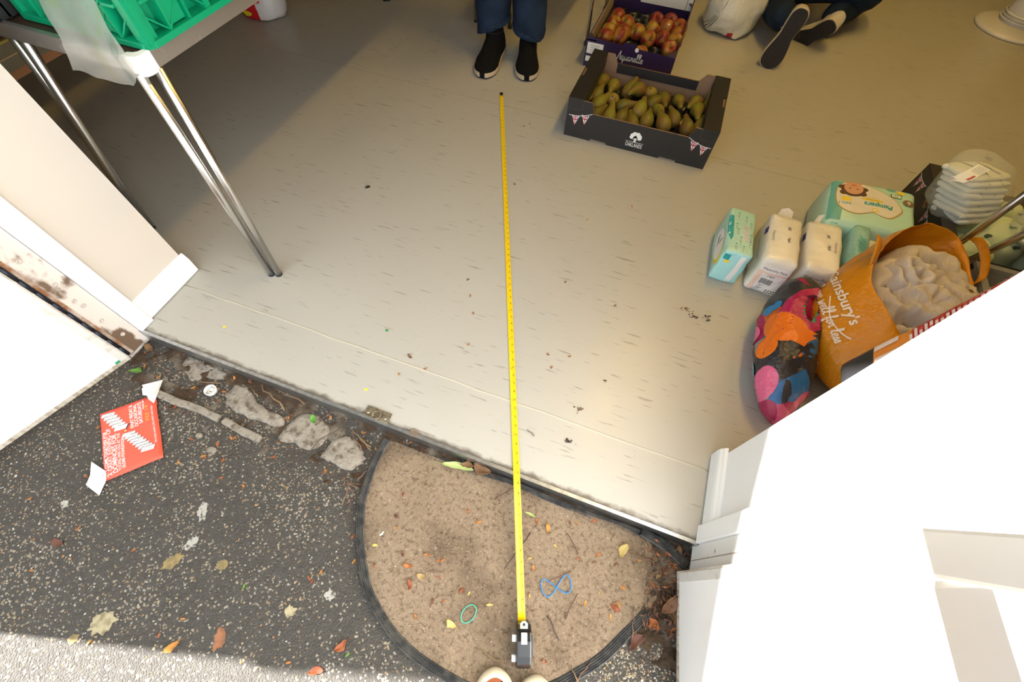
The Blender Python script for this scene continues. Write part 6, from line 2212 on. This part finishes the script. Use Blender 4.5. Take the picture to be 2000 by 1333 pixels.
# trouser legs as lofted tubes with a stitched hem
for A, sx, hemz, tilt in ((Vector((-.846, 2.140, 0)), -1, .132, .10), (Vector((-.684, 2.172, 0)), 1, .122, -.05)):
    rg = random.Random(31 + sx)

    def lr(z, r, jx=0, jy=0):
        pts = ring(A.x + jx, A.y + jy, z, r, r * 1.05, 0, 10, .05, rg)
        return [(x, y, zz + (x - A.x) * tilt * (4 if z < .2 else 0)) for x, y, zz in pts]
    lf = loft([lr(hemz, .076), lr(hemz + .03, .077), lr(.24, .079, -.003 * sx), lr(.36, .072, -.002 * sx, .004), lr(.52, .078, .0, .0), lr(.70, .088, .004 * -sx, .02), lr(.86, .105, .008 * -sx, .03), lr(1.0, .10, -.03 * sx, .04)], 30, False, .006, 11, sx + 5)
    lf.build('trouser_leg', DEN, PS, solid=.003)
    hm = loft([lr(hemz - .001, .0775), lr(hemz + .012, .0785), lr(hemz + .024, .0785)], 30, False, .003, 20, sx + 5)
    hm.build('trouser_hem', DENH, PS, solid=.004)


def boot(parent, toe, heel, flip):
    """ankle boot: toe and heel ground points"""
    toe, heel = Vector((*toe, 0)), Vector((*heel, 0))
    d = (toe - heel)
    L = d.length
    d.normalize()
    n = Vector((-d.y, d.x, 0))
    W = [(0, .034), (.06, .042), (.2, .044), (.38, .043), (.55, .049), (.72, .056), (.86, .051), (.95, .038), (1, .018)]
    H = [(0, .085), (.06, .125), (.2, .16), (.38, .130), (.55, .095), (.72, .076), (.86, .062), (.95, .048), (1, .034)]

    def itp(T, t):
        for (a, p), (b, q) in zip(T, T[1:]):
            if t <= b:
                return p + (q - p) * (t - a) / (b - a)
        return T[-1][1]
    up = MB()

    def fn(u, v):
        t = v
        a = math.pi * u
        w, h = itp(W, t), itp(H, t)
        return heel + d * (L * t) + n * (w * math.cos(a) * (1.0 - .12 * math.sin(a))) + Vector((0, 0, .024 + (h - .024) * math.sin(a) ** .75))
    up.grid(fn, 17, 26)
    up.build('boot_upper', SUEDE, parent)
    an = heel + d * .075
    sh = loft([[tuple(an + d * (.052 * math.cos(a)) + n * (.040 * math.sin(a)) + Vector((0, 0, z + .0))) for a in [2 * math.pi * k / 10 for k in range(10)]] for z in (.06, .10, .14, .19)], 28, False)
    sh.build('boot_shaft', SUEDE, parent, solid=.003)
    MB().tube([tuple(an + d * (.0535 * math.cos(a)) + n * (.0415 * math.sin(a)) + Vector((0, 0, .118 + .006 * math.cos(a)))) for a in [2 * math.pi * k / 28 for k in range(28)]], .0018, 6, closed=True).build('boot_seam', M('dark_brown_stitch', (.02, .014, .011), .9), parent)

    def outl(k, ex):
        pts = [(L * t - (ex if t == 0 else 0) + (ex if t == 1 else 0), (itp(W, t) + ex) * k) for t in (0, .03, .1, .25, .4, .55, .7, .82, .9, .96, 1)]
        return pts + [(x, -y) for x, y in reversed(pts)]
    so = MB().prism(outl(1, .004), heel + Vector((0, 0, .006)), d, n, (0, 0, .020), 0, True)
    so.build('midsole', SOLEC, parent, bevel=.004)
    MB().prism(outl(.96, .001), heel, d, n, (0, 0, .007)).build('outsole', RUBBER, parent)
    c = heel + d * (L - .012)
    tc_ = MB().prism([(-.026, -.018), (.012, -.015), (.019, -.009), (.020, .009), (.012, .015), (-.026, .018)], c + Vector((0, 0, .004)), d, n, (0, 0, .030), 0, True)
    tc_.build('toe_cap', SUEDE, parent, bevel=.006)


boot(PS, (-.820, 1.925), (-.846, 2.205), 1)
boot(PS, (-.622, 1.985), (-.708, 2.250), -1)

# ---- kneeling person
KN = thing('person', 'kneeling person in blue jeans, sneaker soles towards the doorway', 'person', (.60, 2.95, 0))
skin('body', [((.66, 3.06, .30), .08), ((.52, 3.10, .24), .06), ((.40, 3.20, .10), .05), ((.44, 2.72, .13), .030), ((.80, 3.12, .24), .06), ((.86, 3.40, .10), .05), ((.655, 2.93, .08), .028),
              ((.65, 3.26, .50), .08), ((.64, 3.42, .72), .08), ((.64, 3.52, .84), .045), ((.64, 3.58, .92), .07), ((.46, 3.46, .70), .035), ((.34, 3.62, .46), .03), ((.32, 3.70, .24), .022), ((.82, 3.46, .70), .035), ((.92, 3.64, .46), .03), ((.90, 3.74, .24), .022)],
     [(0, 1), (1, 2), (2, 3), (0, 4), (4, 5), (5, 6), (0, 7), (7, 8), (8, 9), (9, 10), (8, 11), (11, 12), (12, 13), (8, 14), (14, 15), (15, 16)], SKINM, KN)
skin('jeans', [((.665, 3.04, .27), (.17, .14)), ((.53, 3.08, .22), .12), ((.395, 3.18, .105), .088), ((.41, 2.95, .11), .080), ((.445, 2.715, .15), .060), ((.80, 3.10, .21), .12), ((.86, 3.38, .11), .09), ((.77, 3.16, .10), .08), ((.68, 2.99, .09), .06), ((.66, 3.14, .40), (.15, .12))],
     [(0, 1), (1, 2), (2, 3), (3, 4), (0, 5), (5, 6), (6, 7), (7, 8), (0, 9)], DEN, KN)
STR = NT('striped_grey_knit', .9, .2)
wv = STR.n('TexWave', {'Vector': STR.n('Mapping', {'Vector': STR.tc.outputs['Object'], 'Rotation': (.9, .0, .0)}).outputs[0], 'Scale': 26, 'Distortion': .6}, wave_type='BANDS', bands_direction='Y')
STR.col(STR.ramp(wv.outputs['Fac'], [(.35, (.07, .065, .08)), (.6, (.23, .22, .235))]))
skin('top', [((.655, 3.20, .48), (.18, .14)), ((.66, 3.10, .375), (.19, .155)), ((.64, 3.40, .70), (.19, .14)), ((.45, 3.46, .69), .085), ((.34, 3.62, .46), .06), ((.325, 3.69, .27), .042), ((.83, 3.46, .69), .085), ((.92, 3.64, .46), .06), ((.905, 3.73, .27), .042), ((.64, 3.50, .81), .075)],
     [(0, 1), (0, 2), (2, 3), (3, 4), (4, 5), (2, 6), (6, 7), (7, 8), (2, 9)], STR.m, KN)
head(KN, (.64, 3.60, .95), (-.1, 1, -.5), HAIR)
hand(KN, (.32, 3.705, .235), (0, .3, -1), (1, 0, 0))
hand(KN, (.90, 3.745, .235), (0, .3, -1), (-1, 0, 0))
# back pocket stitching on the jeans
pk = M('denim_stitch', (.16, .13, .09), .8)


def sneaker(parent, M4, side):
    """length along +x (heel at 0), sole on z=0, built then placed by matrix"""
    L = .265
    half = [(0, .0), (.006, .024), (.03, .038), (.075, .038), (.12, .036), (.16, .044), (.205, .052), (.24, .046), (.258, .028), (.265, 0)]
    a = catmull([(x, y * (1 if y > 0 else 1), 0) for x, y in half] + [(x, -y * (.92 if .08 < x < .15 else 1.0), 0) for x, y in half[-2:0:-1]], 4, True)
    pg = [(p.x, p.y * side) for p in a]
    if side < 0:
        pg = pg[::-1]
    MB().prism([((x - .13) * .965 + .13, y * .92) for x, y in pg], (0, 0, 0), (1, 0, 0), (0, 1, 0), (0, 0, .006)).xf(M4).build('outsole', M('black_outsole', (.018, .016, .017), .75), parent)
    tread = MB()
    for k in range(13):
        x = .03 + k * .0175
        hw = .024 if x < .14 else .032
        tread.flat2(stroke2([(x, -hw), (x + .012, 0), (x, hw)], .0022, 0), Vector((0, 0, -.0002)), (1, 0, 0), (0, -1, 0), 0, None, .0006)
    tread.xf(M4).build('tread', M('tread_grey', (.035, .03, .032), .8), parent)
    MB().prism(pg, (0, 0, .004), (1, 0, 0), (0, 1, 0), (0, 0, .024), 0, True).xf(M4).build('midsole', M('cream_sneaker_rubber', (.50, .43, .31), .7), parent, bevel=.003)
    up = MB()

    def fn(u, v):
        i = u * len(a)
        p = a[int(i) % len(a)]
        k = 1 - .04 - .55 * v * v
        top = .095 if p.x < .10 else .095 - .045 * min(1, (p.x - .10) / .12)
        return Vector(((p.x - .12) * (1 - .25 * v * v) + .12, p.y * side * k, .026 + (top - .026) * math.sin(v * math.pi / 2)))
    up.grid(fn, len(a), 8, 0, True, True)
    up.xf(M4).build('upper', M('white_sneaker_canvas', (.50, .47, .44), .8), parent)
    la = MB()
    for k in range(4):
        la.tube([(.12 + k * .016, -.02, .076 - .005 * k), (.126 + k * .016, 0, .083 - .005 * k), (.12 + k * .016, .02, .076 - .005 * k)], .0025, 6)
    la.tube([(.12, -.02, .078), (.10, -.045, .075), (.115, -.065, .06), (.135, -.05, .06), (.125, -.022, .075)], .002, 6)
    la.xf(M4).build('laces', M('dark_lace', (.03, .025, .04), .8), parent)


def frame(o, ex, ez):
    """matrix with local x along ex (heel to toe) and local -z (sole) facing along -ez"""
    ex = Vector(ex).normalized()
    ez = Vector(ez)
    ez = (ez - ex * ez.dot(ex)).normalized()
    ey = ez.cross(ex)
    m = Matrix((ex, ey, ez)).transposed().to_4x4()
    return Matrix.Translation(o) @ m


# left foot: toes on the floor, sole facing the doorway; right foot lower and turned outwards
sneaker(KN, frame((.470, 2.585, .258), (-.15, -.06, -.985), (.05, 1, -.10)), 1)
sneaker(KN, frame((.675, 2.80, .145), (-.42, .50, -.62), (.10, .95, -.10)), -1)

# =================================================================== FLOOR CRUMBS
FDEB = [(-0.459, 0.479), (-0.399, 0.46), (-0.346, 0.69), (-0.413, 0.806), (-0.315, 0.58), (-0.019, 0.651), (0.065, 0.883), (-0.462, 0.416), (-0.081, 0.634), (-0.111, 0.916), (-0.381, 0.749), (-0.058, 0.597), (0.099, 0.612), (-.50, 1.68), (-.52, 1.66), (-.43, 1.30), (.02, 1.35), (-.12, 1.22)]
AL_ = []
for k, (x, y) in enumerate(FDEB):
    AL_.append(drop_leaf('leaf_crumb', 'bud', 0 if k % 3 else 1, x, y, .0005, .020 if k in (0,) else .012, 'x', 'leaf crumbs on the vinyl floor', 'leaf', k + 300))
rank(AL_, lambda o: o.location.y, 'tiny brown leaf crumb on the vinyl floor, %s from the sill')
for k, (x, y, lb) in enumerate([(.057, .501, 'dark dried leaf clump on the floor right of the tape blade'), (.051, .402, 'small dark crumb below the leaf clump near the sill'), (.279, .951, 'brown dirt clump on the floor left of the white packs'), (.307, .931, 'dirt crumbs next to the brown clump on the floor'), (.346, .942, 'small dirt cluster nearest the colourful bag')]):
    rg = random.Random(k + 9)
    mb = MB()
    for j in range(14):
        c_ = Vector((rg.gauss(0, .008), rg.gauss(0, .006), rg.uniform(.001, .004)))
        mb.sphere(c_, (rg.uniform(.001, .004), rg.uniform(.001, .003), rg.uniform(.001, .002)), 6, 5)
    o = mb.build('dirt_clump', LEAFM[1] if k in (0, 2) else LEAFM[6])
    o.location = (x, y, 0)
    tag(o, lb, 'crumbs')
twig((-.063, .391), (-.039, .382), .0, .0012, TWIGM, 'tiny twig on the vinyl floor right of the tape blade', 77, None)
for k, (x, y, m, lb) in enumerate([(-.526, .341, YELP, 'yellow paint spot on the floor near the brass keeper plate'), (-.566, .536, M('green_paint_spot', (.03, .25, .05), .6), 'tiny green paint spot on the floor'), (-1.024, .37, YELP, 'yellow paint spot on the floor near the left reveal')]):
    tag(MB().prism([(.005 * math.cos(a) * (1 + .25 * math.sin(a * 3)), .004 * math.sin(a)) for a in [k_ * .5236 for k_ in range(12)]], (x, y, 0), (1, 0, 0), (0, 1, 0), (0, 0, .0006)).build('paint_spot', m), lb, 'paint spot')
FB = thing('floor_bolt', 'small round steel floor socket beside the table foot', 'floor socket', (-.938, 1.073, 0))
MB().lathe([(.010, 0), (.010, .0012), (.0075, .0018), (.007, .0008), (.001, .0006)], 18).build('socket_ring', STEEL, FB, local=True)
MB().lathe([(.0065, .0002), (.0065, .0010), (.001, .0011)], 14).build('socket_hole', BLACKP, FB, local=True)

# =================================================================== CEILING LIGHTS OF THE HALL
LENS = M('warm_lamp_diffuser', (1.0, .72, .38), .5, emit=1.5)


def strip_light(label, x, y, L, e):
    R = thing('strip_light', label, 'ceiling light', (x, y, 2.70), 0, 'strip lights on the hall ceiling')
    MB().box(-.09, .09, -L / 2, L / 2, -.045, 0).build('housing', M('white_lamp_housing', (.7, .7, .68), .5), R, local=True)
    MB().box(-.075, .075, -L / 2 + .02, L / 2 - .02, -.055, -.045).build('diffuser', LENS, R, local=True)
    ld = bpy.data.lights.new('strip_lamp', 'AREA')
    ld.shape = 'RECTANGLE'
    ld.size, ld.size_y = .15, L - .04
    ld.energy = e
    ld.color = (1.0, .64, .15)
    lo = bpy.data.objects.new('lamp_light', ld)
    COL.objects.link(lo)
    lo.parent = R
    lo.location = (0, 0, -.06)


strip_light('ceiling strip light over the middle of the hall', .50, 1.95, 1.5, 25)
strip_light('ceiling strip light over the right of the hall', 1.6, 3.6, 1.5, 10)
strip_light('ceiling strip light over the left of the hall', -2.8, 3.6, 1.5, 2)

# joined flat prints and fine ribs, too small to take apart one by one
for o in bpy.data.objects:
    if o.parent and o.name.split('.')[0] in ('print', 'fine_print', 'lettering', 'scale_print', 'cartoon_patches', 'animal_print', 'brace_ribs', 'upright_ribs', 'tread', 'laces', 'blue_stripe'):
        o['kind'] = 'stuff'
